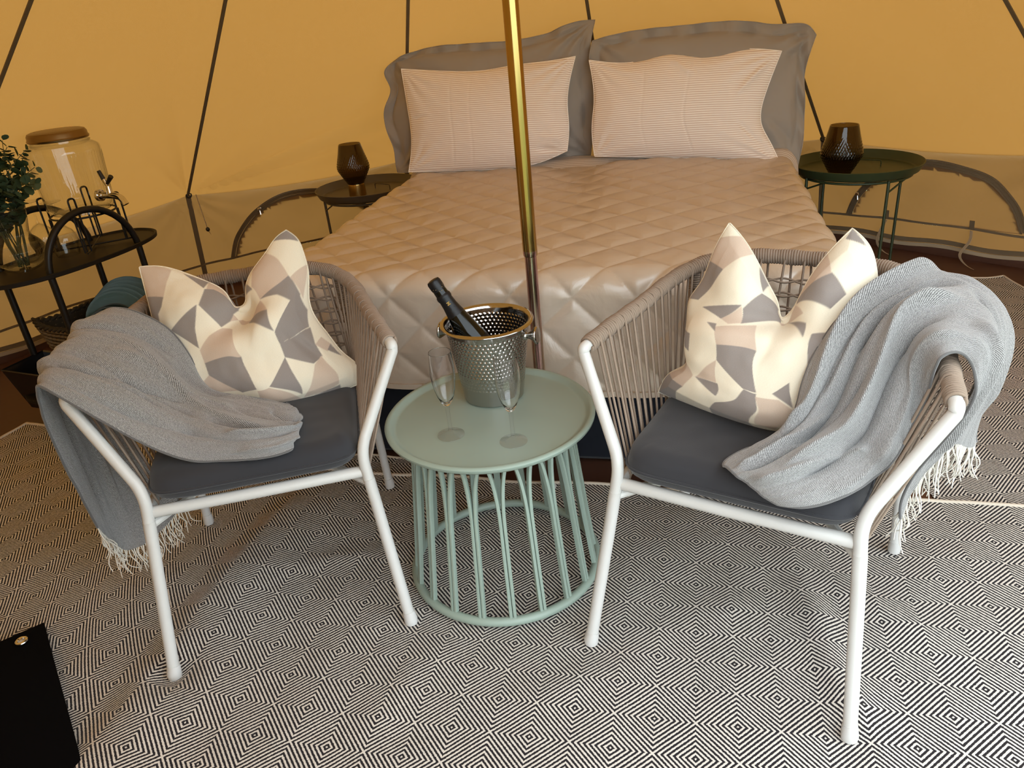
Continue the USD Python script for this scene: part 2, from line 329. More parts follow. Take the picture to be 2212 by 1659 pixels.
def canvas_panel(k, nu=56, nv=72):
    if k in (3, 4): nu, nv = 130, 130
    E0, E1 = eave(k), eave(k + 1); s, t = np.meshgrid(np.linspace(0, 1, nu), np.linspace(DOOR_TOP if k in DOOR else 0, .985, nv), indexing='ij')
    sag = 4 * s * (1 - s)
    base = E0 + (E1 - E0) * s[..., None]; base[..., 2] -= .02 * sag
    P = base + (apex - base) * t[..., None]
    n = np.cross(E1 - E0, apex - E0); n /= np.linalg.norm(n); mid = (E0 + E1) / 2
    if n @ (np.array([mid[0] - CX, mid[1] - CY, 0])) < 0: n = -n
    w = np.linalg.norm(E1 - E0)
    d = {0: .05, 1: .075, 2: .06, 3: .035, 4: .03}.get(k, .005) * sag * np.sin(PI * np.clip(t * 1.15, 0, 1)) - .012 * sag * (1 - t) ** 6
    for side, E, amp in ((0, E0, .5), (1, E1, .5)):
        if (k, side) == (3, 1): amp = 1.5
        if (k, side) in ((4, 0), (4, 1)): amp = .6
        rel = P - E; ed = ((E1 - E0) if side == 0 else (E0 - E1)) / w; r = np.linalg.norm(rel, axis=-1) + 1e-6
        th = np.arccos(np.clip((rel @ ed) / r, -1, 1))
        ph = RNG.uniform(0, 6)
        d = d + amp * .008 * np.clip(r / .18, 0, 1) * np.exp(-r / .55) * np.sin(th * 17 + ph) * np.exp(-((th - .62) / .42) ** 2) * (1 - np.exp(-(t / .05) ** 2 - 0 * s) * 0)
        if (k, side) == (3, 1):   # the long drag folds that run from the guy-rope corner towards the bed
            for th0, wd, am in ((.46, .085, .034), (.26, .06, .022), (.62, .10, -.018), (.36, .05, -.012)):
                d = d + am * np.exp(-((th - th0) / wd) ** 2) * np.clip(r / .35, 0, 1) * np.exp(-(r / 1.35) ** 2)
        if (k, side) == (4, 0):
            for th0, wd, am in ((1.22, .07, .020), (1.02, .09, -.016)):
                d = d + am * np.exp(-((th - th0) / wd) ** 2) * np.clip(r / .3, 0, 1) * np.exp(-(r / 1.6) ** 2)
    edge = np.clip(np.minimum(s, 1 - s) * 8, 0, 1) * np.clip(t * 10, 0, 1)
    d = d + hashn(P, 2.2, k) * .03 * edge + hashn(P, 7., k + 50) * .006 * edge
    # soft puckers along the stitched seams
    d = d + .0022 * np.sin(t * 120 + k) * np.exp(-(np.minimum(s, 1 - s) * w * (1 - t) / .035) ** 2) * np.clip(t * 12, 0, 1) * np.clip(np.minimum(s, 1 - s) * 30, 0, 1)
    P = P + n * d[..., None]
    return P.reshape(-1, 3), grid_faces(nu, nv)

def flat_strip(pts, wdir, wid, thick=.002):
    """Flat tape along a polyline: wdir gives the width direction at each point."""
    p = np.asarray(pts, float); wd = np.broadcast_to(np.asarray(wdir, float), p.shape); wd = wd / np.linalg.norm(wd, axis=1, keepdims=True)
    t = np.gradient(p, axis=0); t /= np.linalg.norm(t, axis=1, keepdims=True); n = np.cross(t, wd); n /= np.linalg.norm(n, axis=1, keepdims=True)
    rows = [p - wd * wid / 2 - n * thick / 2, p + wd * wid / 2 - n * thick / 2, p + wd * wid / 2 + n * thick / 2, p - wd * wid / 2 + n * thick / 2]
    V = np.stack(rows, 1); m = len(p); i, j = np.meshgrid(np.arange(m - 1), np.arange(4), indexing='ij')
    q = np.stack([i * 4 + j, (i + 1) * 4 + j, (i + 1) * 4 + (j + 1) % 4, i * 4 + (j + 1) % 4], -1).reshape(-1, 4)
    F = np.vstack([q[:, [0, 1, 2]], q[:, [0, 2, 3]], [[0, 1, 2], [0, 2, 3], [4 * m - 4, 4 * m - 2, 4 * m - 3], [4 * m - 4, 4 * m - 1, 4 * m - 2]]])
    return V.reshape(-1, 3), F

ceiling = thing('ceiling', 'sloping ochre canvas roof of the bell tent, sewn from tapering panels', 'tent roof', kind='structure')
NP = len(ANG) - 1
for k in range(NP):
    obj('canvas_panel', canvas_panel(k), M['canvas'], ceiling, smooth=True)
for k in range(NP):
    if k in DOOR and k - 1 in DOOR: continue
    E = eave(k); L = np.linspace(0, .98, 60)[:, None]; P = E + (apex - E) * L
    inw = np.array([CX, CY, 0]) - np.array([E[0], E[1], 0]); inw /= np.linalg.norm(inw); inw = inw * .75 + np.array([0, 0, -.66])
    side = np.cross(inw, apex - E); obj('seam', flat_strip(P + inw * .004, side, .0145, .004), M['seam'], ceiling, smooth=20)

def wall_point(k, s, h, inward=0.):
    """Point on wall panel k: s runs from seam k to seam k+1, h is the height."""
    s = np.asarray(s, float)[..., None]; h = np.asarray(h, float)[..., None]
    E0, E1 = eave(k), eave(k + 1); B0, B1 = eave(k, 0., .10), eave(k + 1, 0., .10); f = h / EAVE
    P = (B0 + (B1 - B0) * s) * (1 - f) + (E0 + (E1 - E0) * s) * f
    mid = (E0 + E1) / 2; n = np.array([CX - mid[0], CY - mid[1], 0]); n /= np.linalg.norm(n)
    return P + n * inward
def wall_relief(k, s, h):
    s, h = np.broadcast_arrays(np.asarray(s, float), np.asarray(h, float)); P = wall_point(k, s, h)
    e = np.clip(np.minimum(s, 1 - s) * 8, 0, 1)
    fold = np.sin(s * 23 + h * 9 + k * 2.) * .008 * e * (.4 + h) + hashn(P, 5., k + 9) * .02 * e
    for c in (0, 1):   # folds hanging from the corners
        r = np.hypot((s - c) * 1.2, EAVE - h) + 1e-4; th = np.arctan2(np.abs(s - c) * 1.2, EAVE - h)
        fold = fold + .010 * np.sin(th * 14 + k) * np.clip(r / .1, 0, 1) * np.exp(-r / .35) * np.clip(th * 3, 0, 1)
    return fold
def wall_at(k, s, h, inward=0.): 
    P = wall_point(k, s, h); E0, E1 = eave(k), eave(k + 1); mid = (E0 + E1) / 2; n = np.array([CX - mid[0], CY - mid[1], 0]); n /= np.linalg.norm(n)
    top = np.clip((EAVE - np.asarray(h, float)) / .05, 0, 1)
    return P + n * (wall_relief(k, s, h) * top + inward)[..., None]

ARC = [(.132, .158), (.171, .274), (.239, .37), (.318, .434), (.401, .465), (.483, .472), (.589, .455), (.693, .409), (.757, .345), (.797, .278), (.83, .176)]
SIDES = {0: 'back_right', 1: 'back_right', 2: 'back', 3: 'back_left', 4: 'left', 5: 'left', 6: 'left', 7: 'front_left', 8: 'front_left', 12: 'right', 13: 'right'}
walls = {}
for k in range(NP):
    if k in DOOR: continue
    sd = SIDES[k]
    if sd not in walls: walls[sd] = thing(f'wall_{sd}', 'low grey-brown canvas side wall under the eave, ' + sd.replace('_', ' ') + ' of the tent', 'tent wall', kind='structure')
    s, h = np.meshgrid(np.linspace(0, 1, 60), np.linspace(.03, EAVE, 30), indexing='ij')
    P = wall_at(k, s, h); P[..., 2] -= .02 * 4 * s * (1 - s) * np.clip((h - .3) / .25, 0, 1)
    wf = grid_faces(60, 30)
    if k in (0, 3):   # the half-moon opening is left out of the wall: its own flap closes it
        arc = np.array(ARC); arc[:, 0] = 1 - arc[:, 0]; c0 = np.array([.52, .155]); pl = c0 + (arc - c0) * .93; sm, hm = s.ravel()[wf].mean(1), h.ravel()[wf].mean(1); wf = wf[~in_poly(sm, hm, pl)]
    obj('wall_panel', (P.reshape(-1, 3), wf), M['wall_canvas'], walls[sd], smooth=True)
    hh = np.linspace(.03, EAVE, 24); obj('seam', flat_strip(wall_at(k, np.zeros(24), hh, .004), np.cross(eave(k) - np.array([CX, CY, EAVE]), [0, 0, 1]), .026, .003), M['wall_tape'], walls[sd], smooth=20)
    ss = np.linspace(0, 1, 60)
    obj('tape', flat_strip(wall_at(k, ss, np.full(60, .145 + .02 * np.sin(ss * 3)), .004), [0, 0, 1], .011, .003), M['wall_tape'], walls[sd], smooth=20)
    for h0, wd in ((.070, .022), (.045, .018)):
        obj('hem_tape', flat_strip(wall_at(k, ss, h0 + .006 * np.sin(ss * 17 + k), .006), [0, 0, 1], wd, .003), M['wall_tape'] if h0 > .05 else M['strap'], walls[sd], smooth=20)

def ring_outline(n, dr=0., z=0.):
    out = []
    for k in range(NP):
        for f in np.linspace(0, 1, n, endpoint=False): out.append((eave(k, z, .10 + dr) * (1 - f) + eave(k + 1, z, .10 + dr) * f))
    return np.array(out)
# floor: brown groundsheet with a shallow upstand all round
rings = [ring_outline(10, -4., 0)] if False else []
o = ring_outline(12); c = np.array([CX, CY, 0.])
fr = np.concatenate([np.linspace(0.02, .9, 26), np.linspace(.92, 1, 5)])
F_ = []
for f in fr:
    q = c + (o - c) * f; q[:, 2] = -.001 - .003 * meshkit.noise(q * 7, 4) * (f < .95)
    F_.append(q)
upq = c + (o - c) * .997; upq[:, 2] = .035; F_.append(upq); upq = c + (o - c) * 1.001; upq[:, 2] = .055 + .006 * np.sin(np.arange(len(o)) * .9); F_.append(upq)
G = np.stack(F_); m_, n_ = G.shape[:2]; i, j = np.meshgrid(np.arange(m_ - 1), np.arange(n_), indexing='ij'); jn = (j + 1) % n_
q = np.stack([i * n_ + j, (i + 1) * n_ + j, (i + 1) * n_ + jn, i * n_ + jn], -1).reshape(-1, 4)
obj('floor', (G.reshape(-1, 3), np.vstack([q[:, [0, 1, 2]], q[:, [0, 2, 3]], np.stack([np.zeros(n_ - 2, int), np.arange(1, n_ - 1), np.arange(2, n_)], 1)])), M['groundsheet'], smooth=50, kind='structure', label='red-brown groundsheet of the tent, curling up under the side walls', cat='floor')
gd = 14.; obj('ground', (np.array([[-gd, -gd, -.03], [gd, -gd, -.03], [gd, gd, -.03], [-gd, gd, -.03]], float) + [CX, CY, 0], np.array([[0, 1, 2], [0, 2, 3]])), M['grass'], smooth=False, kind='structure', label='grass the tent is pitched on', cat='ground')

# half-moon zip windows low in the wall
def half_moon(k, n, label):
    w = thing(f'window_{n}', label, 'tent window', kind='structure')
    a = spline(ARC, 64); a[:, 0] = 1 - a[:, 0]; F_S = lambda q: 1 - q
    def off(d):
        t = np.gradient(a, axis=0); t[:, 0] *= 1.2; t /= np.linalg.norm(t, axis=1, keepdims=True); nn = np.stack([t[:, 1], -t[:, 0]], 1); b = a.copy(); b[:, 0] += nn[:, 0] * d / 1.2; b[:, 1] += nn[:, 1] * d; return b
    for d, wd, mt, io in ((0, .024, 'wall_tape', .007), (-.017, .009, 'wall_tape', .009), (.004, .004, 'seam', .0095)):
        b = off(d); P = wall_at(k, b[:, 0], b[:, 1], io); c3 = wall_at(k, np.array([.52]), np.array([.16]), io)[0]
        obj('zip_tape' if mt != 'seam' else 'zip_teeth', flat_strip(P, P - c3, wd, .003), M[mt], w, smooth=20)
    # the panel inside the arch, a hand's breadth proud of the mesh behind it
    rows = []
    for f in np.linspace(0, 1, 16):
        b = np.array([.52, .16]) + (off(-.022) - np.array([.52, .16])) * f; rows.append(wall_at(k, b[:, 0], np.maximum(b[:, 1], .155), .0045))
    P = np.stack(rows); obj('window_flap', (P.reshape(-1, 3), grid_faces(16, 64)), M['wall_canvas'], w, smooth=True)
    i0 = int(.30 * 64) if n == 1 else int(.14 * 64); z = wall_at(k, a[i0:i0 + 1, 0], a[i0:i0 + 1, 1], .016)[0]
    pull = obj('zip_slider', box(z, (.022, .014, .016), math.radians(ANG[k] + 90), .003), M['chrome'], w)
    obj('zip_pull', tube([z + [0, 0, -.006], z + [.002, -.004, -.03]], [.004, .006], 8), M['chrome'], w)
    for s0, sw in ((.70, 1), (.36, -1)) if n == 2 else ():
        top = wall_at(k, np.array([s0]), np.array([.155]), .012)[0]; nn = np.array([CX, CY, 0]) - np.array([top[0], top[1], 0]); nn /= np.linalg.norm(nn)
        tab = wall_at(k, np.array([s0, s0]), np.array([.160, .205]), .011); obj('loop_tab', flat_strip(tab, np.cross([0, 0, 1], nn), .022, .003), M['wall_tape'], w, smooth=20)
        side = np.cross([0, 0, 1], nn); P = spline([top, top + nn * .03 + [0, 0, -.05] - side * sw * .01, top + nn * .05 + [0, 0, -.11] - side * .012, top + nn * .07 + [0, 0, -.146] + side * .03, top + nn * .10 + [0, 0, -.150] + side * .075], 24)
        obj('tie_strap', flat_strip(P, side + nn * .4, .016, .002), M['strap'], w, smooth=20)
    return w
half_moon(0, 2, 'half-moon zipped window low in the wall behind the dark green side table')
half_moon(3, 1, 'half-moon zipped window low in the wall left of the bed, with a hanging zip pull')
for k, s0, flip in ((3, .965, 1), (0, .965, -1)):
    cord = thing('toggle_cord', 'thin cord with a black toggle, hanging from the eave ' + ('left of the bed' if k == 3 else 'behind the dark green table'), 'cord', (0, 0, 0))
    ss = 1 - s0 if False else s0
    a0 = wall_at(k, np.array([ss]), np.array([.55]), .012)[0]; nn = np.array([CX, CY, 0]) - np.array([a0[0], a0[1], 0]); nn /= np.linalg.norm(nn)
    P = spline([a0, a0 + nn * .02 + [0, 0, -.09], a0 + nn * .03 + [0.004, 0, -.18]], 14)
    obj('cord', tube(P, .0025, 6), M['strap'], cord); e = P[-1]
    obj('toggle', ball(e + [0, 0, -.008], .011, 2, (1, 1, 1.1)), M['toggle'], cord)
    obj('cord_end', tube([e + [0, 0, -.012], e + [.012, -.006, -.036]], [.004, .001], 6), M['strap'], cord)
    ey = wall_at(k, np.array([.995]), np.array([.553]), .016)[0]
    tt = np.cross([0, 0, 1], nn); a_ = np.arange(24) * 2 * PI / 24
    obj('eyelet', tube(ey + np.cos(a_)[:, None] * tt * .013 + np.sin(a_)[:, None] * np.array([0, 0, .013]), .004, 8, closed=True), M['toggle'], cord)

# centre pole
pole = thing('tent_pole', 'iridescent gold steel centre pole rising behind the ice bucket', 'tent pole', (CX, CY, 0))
JZ = .742
obj('upper_tube', lathe([(0, JZ), (.0175, JZ), (.0187, JZ + .003), (.0187, APEX - .02), (0, APEX - .02)], 32, (CX, CY, 0)), M['pole_gold'], pole)
obj('lower_tube', lathe([(0, .006), (.0158, .006), (.0158, JZ), (0, JZ)], 32, (CX, CY, 0)), M['pole_pink'], pole, label='thinner pinkish lower half of the pole')
obj('collar', lathe([(.0158, JZ - .012), (.0182, JZ - .010), (.0190, JZ - .002), (.0187, JZ + .004)], 32, (CX, CY, 0)), M['pole_pink'], pole)
obj('foot_cap', lathe([(0, .004), (.026, .004), (.027, .010), (.018, .018), (.0158, .03)], 32, (CX, CY, 0)), M['rubber'], pole)

# ================================================================ rugs
RA = math.radians(-14.8); RU = np.array([math.cos(RA), math.sin(RA)]); RV = np.array([-math.sin(RA), math.cos(RA)]); RC = np.array([.375, 1.01]); RP = .161
RIDGE = np.array([(-.642, 2.038), (-.738, 1.82), (-.80, 1.60), (-.845, 1.40), (-.874, 1.25), (-.908, 1.135), (-.96, .95), (-1.02, .7)])
def front_rug_height(x, y):
    rx = np.interp(y, RIDGE[::-1, 1], RIDGE[::-1, 0]); d = x - rx
    fade = np.clip((2.15 - y) / .25, 0, 1)
    z = .024 * fade * np.where(d < 0, np.exp(-(d / .06) ** 2), np.exp(-(d / .16) ** 2))
    P = np.stack([x, y, 0 * x], -1)
    for bx, by, sx, sy, a, hgt in ((.63, 1.22, .035, .22, -.1, .016), (.60, 1.08, .03, .12, .2, .010), (.78, 1.30, .04, .16, .5, .012), (-.52, 1.65, .14, .035, .1, .010), (.45, 1.33, .1, .04, .3, .006), (-.3, 1.2, .04, .15, -.6, .006), (.05, 1.15, .12, .05, .4, .006)):
        c_, s_ = math.cos(a), math.sin(a); dx, dy = x - bx, y - by; z = z + hgt * np.exp(-((dx * c_ + dy * s_) / sx) ** 2 - ((-dx * s_ + dy * c_) / sy) ** 2)
    return z + .007 * meshkit.noise(P * 5, 3) + .004 * meshkit.noise(P * 14, 5)
LEGS = [(-.833, 1.289), (-.297, 1.389), (-.949, 1.885), (-.41, 1.986), (.124, 1.268), (.573, .968), (.902, 1.473), (.453, 1.77), (-.059, 1.581)]
def flatten(x, y):
    """Feet press the rug flat."""
    k = np.ones_like(x)
    for (lx, ly) in LEGS[:8]: k = k * (1 - np.exp(-(((x - lx) ** 2 + (y - ly) ** 2) / .05 ** 2)))
    r = np.hypot(x - LEGS[8][0], y - LEGS[8][1]); k = k * (1 - np.exp(-((r - .2365) / .06) ** 2)); k = np.where(r < .2365, k * .3, k)
    return k
a_, b_ = np.meshgrid(np.linspace(-17.45, 10.5, 330), np.linspace(-9., 5.0, 180), indexing='ij')
# left of the ridge the rug is dragged round by eight degrees
lam = np.clip((-7.9 - a_) / 4.5, 0, 1); lam = lam * lam * (3 - 2 * lam); th = math.radians(-8.6) * lam
px_, py_ = -8.4, -1.2
da, db = a_ - px_, b_ - py_
aw = np.where(lam > 0, px_ + da * np.cos(th) - db * np.sin(th), a_); bw = np.where(lam > 0, py_ + da * np.sin(th) + db * np.cos(th), b_)
aw = aw + .0 * lam; bw = bw + .1 * lam
X = RC[0] + RP * (aw * RU[0] + bw * RV[0]); Y = RC[1] + RP * (aw * RU[1] + bw * RV[1])
Y = Y + .006 * np.sin(a_ * 2.1) * np.clip(b_ - 4, 0, 1)
Z = .007 + front_rug_height(X, Y) * flatten(X, Y)
front_rug = thing('rug', 'black and white diamond-weave rug filling the front of the floor under both chairs', 'rug', (0, 0, 0))
obj('woven_field', (np.stack([X, Y, Z], -1).reshape(-1, 3), grid_faces(330, 180)), M['rug'], front_rug, smooth=True, uv=np.stack([a_ * RP, b_ * RP], -1).reshape(-1, 2))
edge = np.stack([X[:, -1], Y[:, -1], Z[:, -1] + .001], -1); obj('binding', tube(edge, .0055, 6), M['rug_edge'], front_rug, smooth=True, label='pale bound edge along the bed')
edge = np.stack([X[0], Y[0], Z[0] + .001], -1); obj('binding', tube(edge, .0055, 6), M['rug_edge'], front_rug, smooth=True)

def back_rug(label, ang, corner, na, nb, lat):
    """Flat rug piece: corner is its far corner in the front rug's lattice, na, nb its size in diamonds."""
    t = math.radians(ang); e1 = np.array([math.cos(t), math.sin(t)]); e2 = np.array([-math.sin(t), math.cos(t)])
    a, b = np.meshgrid(np.linspace(na[0], na[1], 150), np.linspace(nb[0], nb[1], 150), indexing='ij')
    la = corner[0] + a * e1[0] + b * e2[0]; lb = corner[1] + a * e1[1] + b * e2[1]
    X = RC[0] + RP * (la * RU[0] + lb * RV[0]); Y = RC[1] + RP * (la * RU[1] + lb * RV[1]); P = np.stack([X, Y, 0 * X], -1)
    Z = .0018 + .006 * meshkit.noise(P * 4, 8) * np.clip((lb - 5.2) / 1.5, 0, 1) * flatten(X, Y) + .004 * np.exp(-(b / .3) ** 2) * (1 + np.sin(a * 4))
    r = thing('rug', label, 'rug', (0, 0, 0))
    obj('woven_field', (np.stack([X, Y, Z], -1).reshape(-1, 3), grid_faces(150, 150)), M['rug'], r, smooth=True, uv=np.stack([(a + lat[0]) * RP, (b + lat[1]) * RP], -1).reshape(-1, 2))
    for e in ((X[:, -1], Y[:, -1], Z[:, -1]), (X[-1], Y[-1], Z[-1])): obj('binding', tube(np.stack(e, -1) + [0, 0, .002], .004, 6), M['rug_edge'], r, smooth=True)
back_rug('black and white diamond-weave rug at the far right, tucked under the front rug', 11., (8.0, 16.4), (-6.6, 0), (-15.2, 0), (0., .1))
back_rug('narrow strip of diamond-weave rug showing between the front rug and the bed', 0., (-5.95, 5.68), (-8.5, 0), (-2.2, 0), (.05, .18))

# black doormat with an eyelet, front left
mat_ = thing('doormat', 'black doormat with a metal eyelet at its corner, bottom left of the floor', 'mat', (-1.2, 1.2, 0))
m0, m1, m2 = np.array([-1.229, 1.487]), np.array([-1.327, 1.441]), np.array([-.944, 1.075])
dx = (m2 - m0) / np.linalg.norm(m2 - m0); dy = np.array([dx[1], -dx[0]]); dy = dy if dy @ (m1 - m0) > 0 else -dy
MA, MB = np.meshgrid(np.linspace(0, 1.1, 60), np.linspace(0, .62, 40), indexing='ij'); XY = m0 + MA[..., None] * dx + MB[..., None] * dy
MZ = .034 + .004 * meshkit.noise(np.concatenate([XY, 0 * XY[..., :1]], -1) * 6, 2)
top = np.concatenate([XY, MZ[..., None]], -1); bot = top - [0, 0, .007]
nt = 60 * 40; V = np.vstack([top.reshape(-1, 3), bot.reshape(-1, 3)]); F = [grid_faces(60, 40), grid_faces(60, 40, True) + nt]
idx = np.arange(nt).reshape(60, 40); loop = np.r_[idx[:, 0], idx[-1, 1:], idx[-2::-1, -1], idx[0, -2:0:-1]]; l2 = np.roll(loop, -1)
F.append(np.stack([loop, l2, l2 + nt], 1)); F.append(np.stack([loop, l2 + nt, loop + nt], 1))
obj('mat_body', (V, np.vstack(F)), M['mat'], mat_, smooth=40)
ec = np.array([-1.246, 1.42, .042]); obj('eyelet', ring_torus(ec, .011, .004, 28, 10), M['chrome'], mat_); obj('eyelet_hole', lathe([(0, .0395), (.009, .0395), (.009, .041)], 20, (ec[0], ec[1], 0)), M['rug_edge'], mat_)

# ================================================================ bed
BO = np.array([0, 2.02]); BU, BV = RU, RV
def bw(a, b, z):
    a, b, z = np.broadcast_arrays(np.asarray(a, float), np.asarray(b, float), np.asarray(z, float))
    return np.stack([BO[0] + a * BU[0] + b * BV[0], BO[1] + a * BU[1] + b * BV[1], z], -1)
A0, A1, B0, B1, ZT = -.785, .925, .0, 1.93, .64
bed = thing('bed', 'wide double bed on a black fabric base, standing against the back of the tent', 'bed', bw((A0 + A1) / 2, (B0 + B1) / 2, 0))
cb = bw((A0 + A1) / 2, (B0 + B1) / 2 + .035, 0)
obj('base', box(cb + [0, 0, .19], (A1 - A0 - .08, B1 - B0 - .05, .37), RA, .02), M['bed_base'], bed)
obj('mattress', box(cb + [0, 0, .49], (A1 - A0 - .07, B1 - B0 - .06, .22), RA, .05), M['bed_base'], bed)
for a, b in ((A0 + .12, B0 + .15), (A1 - .12, B0 + .15), (A0 + .12, B1 - .12), (A1 - .12, B1 - .12)): obj('bed_foot', lathe([(0, .001), (.03, .001), (.03, .012), (0, .012)], 20, bw(a, b, 0)), M['black_metal'], bed)

def drape(a, b, rr=.055, flare=.10):
    """Unfolded cloth coordinates to the bed's rounded top, front, sides and foot corners."""
    ca, cb_ = np.clip(a, A0 + rr, A1 - rr), np.maximum(b, B0 + rr); ea, eb = a - ca, b - cb_
    rho = np.hypot(ea, eb); ux, uy = np.where(rho > 0, ea / np.maximum(rho, 1e-9), 0), np.where(rho > 0, eb / np.maximum(rho, 1e-9), 0)
    ang = np.clip(rho / rr, 0, PI / 2); out = rr * np.sin(ang); dz = rr * (1 - np.cos(ang)); extra = np.maximum(rho - rr * PI / 2, 0)
    corner = np.minimum(np.abs(ux), np.abs(uy)) * 1.4
    dz = dz + extra; out = out + extra * (.035 + corner * .3)
    pos = bw(ca + ux * out, cb_ + uy * out, ZT - dz)
    return pos
def quilt(a0, a1, b0, b1, nu, nv, pitch, amp, lift):
    a, b = np.meshgrid(np.linspace(a0, a1, nu), np.linspace(b0, b1, nv), indexing='ij')
    # hand-made unevenness of the stitching and the slack on top of the bed
    wx = a + .012 * (meshkit.noise(np.stack([a * 3, b * 3, 0 * a], -1), 1) - .5); wy = b + .012 * (meshkit.noise(np.stack([a * 3, b * 3, 0 * a + 5], -1), 2) - .5)
    p, q = (wx + wy) / pitch + .12, (wx - wy) / pitch - .28
    tri = lambda f: np.abs(f - np.round(f)) * 2
    d1, d2 = tri(p), tri(q); dd = np.minimum(d1, d2)
    puff = amp * (1 - np.exp(-(dd / .30) ** 1.1)) + .25 * amp * np.sqrt(np.maximum(d1 * d2, 0))
    n3 = np.stack([a * 7, b * 7, 0 * a], -1)
    wr = .006 * (meshkit.fbm(n3 * np.array([1, .45, 1]), 3, 11) - .5) + .003 * (meshkit.fbm(n3 * 3.2, 2, 12) - .5) * (1 - np.exp(-(dd / .12)))
    big = .010 * np.sin(a * 4.1 + .8) * np.clip(b * 2, 0, 1) - .016 * np.exp(-((a - .02) / .16) ** 2) * np.clip((b - .5) * 1.4, 0, 1) + .014 * (meshkit.fbm(np.stack([a * 2.2, b * 2.2, 0 * a + 3], -1), 2, 4) - .5)
    hang = np.clip(-b * 4, 0, 1); big = big + hang * .020 * (np.sin(a * 9 + 1.2) * .35 + np.sin(a * 4.3) * .6) * np.clip(-b / .3, 0, 1)
    P = drape(a, b); N = grid_normals(P)
    P = P + N * (lift + puff + wr + big)[..., None]
    return P, a, b, N
bed_quilt = thing('quilt', 'taupe satin quilted bedspread with diamond stitching, hanging over the front of the bed', 'bedspread', bw((A0 + A1) / 2, (B0 + B1) / 2, ZT))
QN = (430, 520); QL = .325
P, a, b, N = quilt(A0 - .40, A1 + .40, B0 - QL + .0, B0 + 1.50, *QN, .178, .0085, .004)
# the head edge dips and rises with the pillows
obj('quilted_top', (P.reshape(-1, 3), grid_faces(*QN)), M['quilt'], bed_quilt, smooth=True, uv=np.stack([a, b], -1).reshape(-1, 2))
hem = P[:, 0]; obj('hem_binding', flat_strip(hem + [0, 0, .004] - np.array([BV[0], BV[1], 0]) * .004, [0, 0, 1], .017, .006), M['quilt'], bed_quilt, smooth=20)
# striped duvet just showing round the quilt's head end
a, b = np.meshgrid(np.linspace(A0 - .25, A1 + .25, 120), np.linspace(1.42, 1.66, 40), indexing='ij'); P = drape(a, b); N = grid_normals(P)
bulge = -.007 + .034 * np.clip((b - 1.485) / .05, 0, 1) * np.clip((1.66 - b) / .05, 0, 1) + .010 * np.clip((b - 1.47) / .04, 0, 1) * (meshkit.fbm(np.stack([a * 9, b * 9, 0 * a], -1), 3, 3) - .5)
P = P + N * np.maximum(bulge, -.01)[..., None]; duv = thing('duvet', 'striped duvet showing in a thin roll between the quilt and the pillows', 'duvet', bw(0, 1.5, ZT))
obj('duvet_cover', (P.reshape(-1, 3), grid_faces(120, 40)), M['duvet'], duv, smooth=True, uv=np.stack([a, b], -1).reshape(-1, 2))

# ================================================================ pillows
def resample(pts, n, smooth=True):
    p = np.asarray(pts, float)
    if smooth and len(p) > 2: p = spline(p, 200)
    d = np.r_[0, np.cumsum(np.linalg.norm(np.diff(p, axis=0), axis=1))]; t = np.linspace(0, d[-1], n)
    return np.stack([np.interp(t, d, p[:, k]) for k in range(p.shape[1])], 1)
def coons(bot, right, top, left, nu, nv):
    B, T, L_, R_ = resample(bot, nu), resample(top, nu), resample(left, nv), resample(right, nv)
    s = np.linspace(0, 1, nu)[:, None, None]; t = np.linspace(0, 1, nv)[None, :, None]
    return (1 - t) * B[:, None] + t * T[:, None] + (1 - s) * L_[None] + s * R_[None] - ((1 - s) * (1 - t) * B[0] + s * (1 - t) * B[-1] + (1 - s) * t * T[0] + s * t * T[-1])
def closed_from(front, back):
    """One closed skin from two grids that share their outline."""
    nu, nv = front.shape[:2]; n = nu * nv
    V = np.vstack([front.reshape(-1, 3), back.reshape(-1, 3)]); F = [grid_faces(nu, nv), grid_faces(nu, nv, True) + n]
    return V, np.vstack(F)
def puffed(s, t, fl=0., e=.5):
    s2 = np.clip((s - fl) / (1 - 2 * fl), 0, 1); t2 = np.clip((t - fl * 1.5) / (1 - 3 * fl), 0, 1)
    return (np.maximum(4 * s2 * (1 - s2), 0) ** e) * (np.maximum(4 * t2 * (1 - t2), 0) ** e)
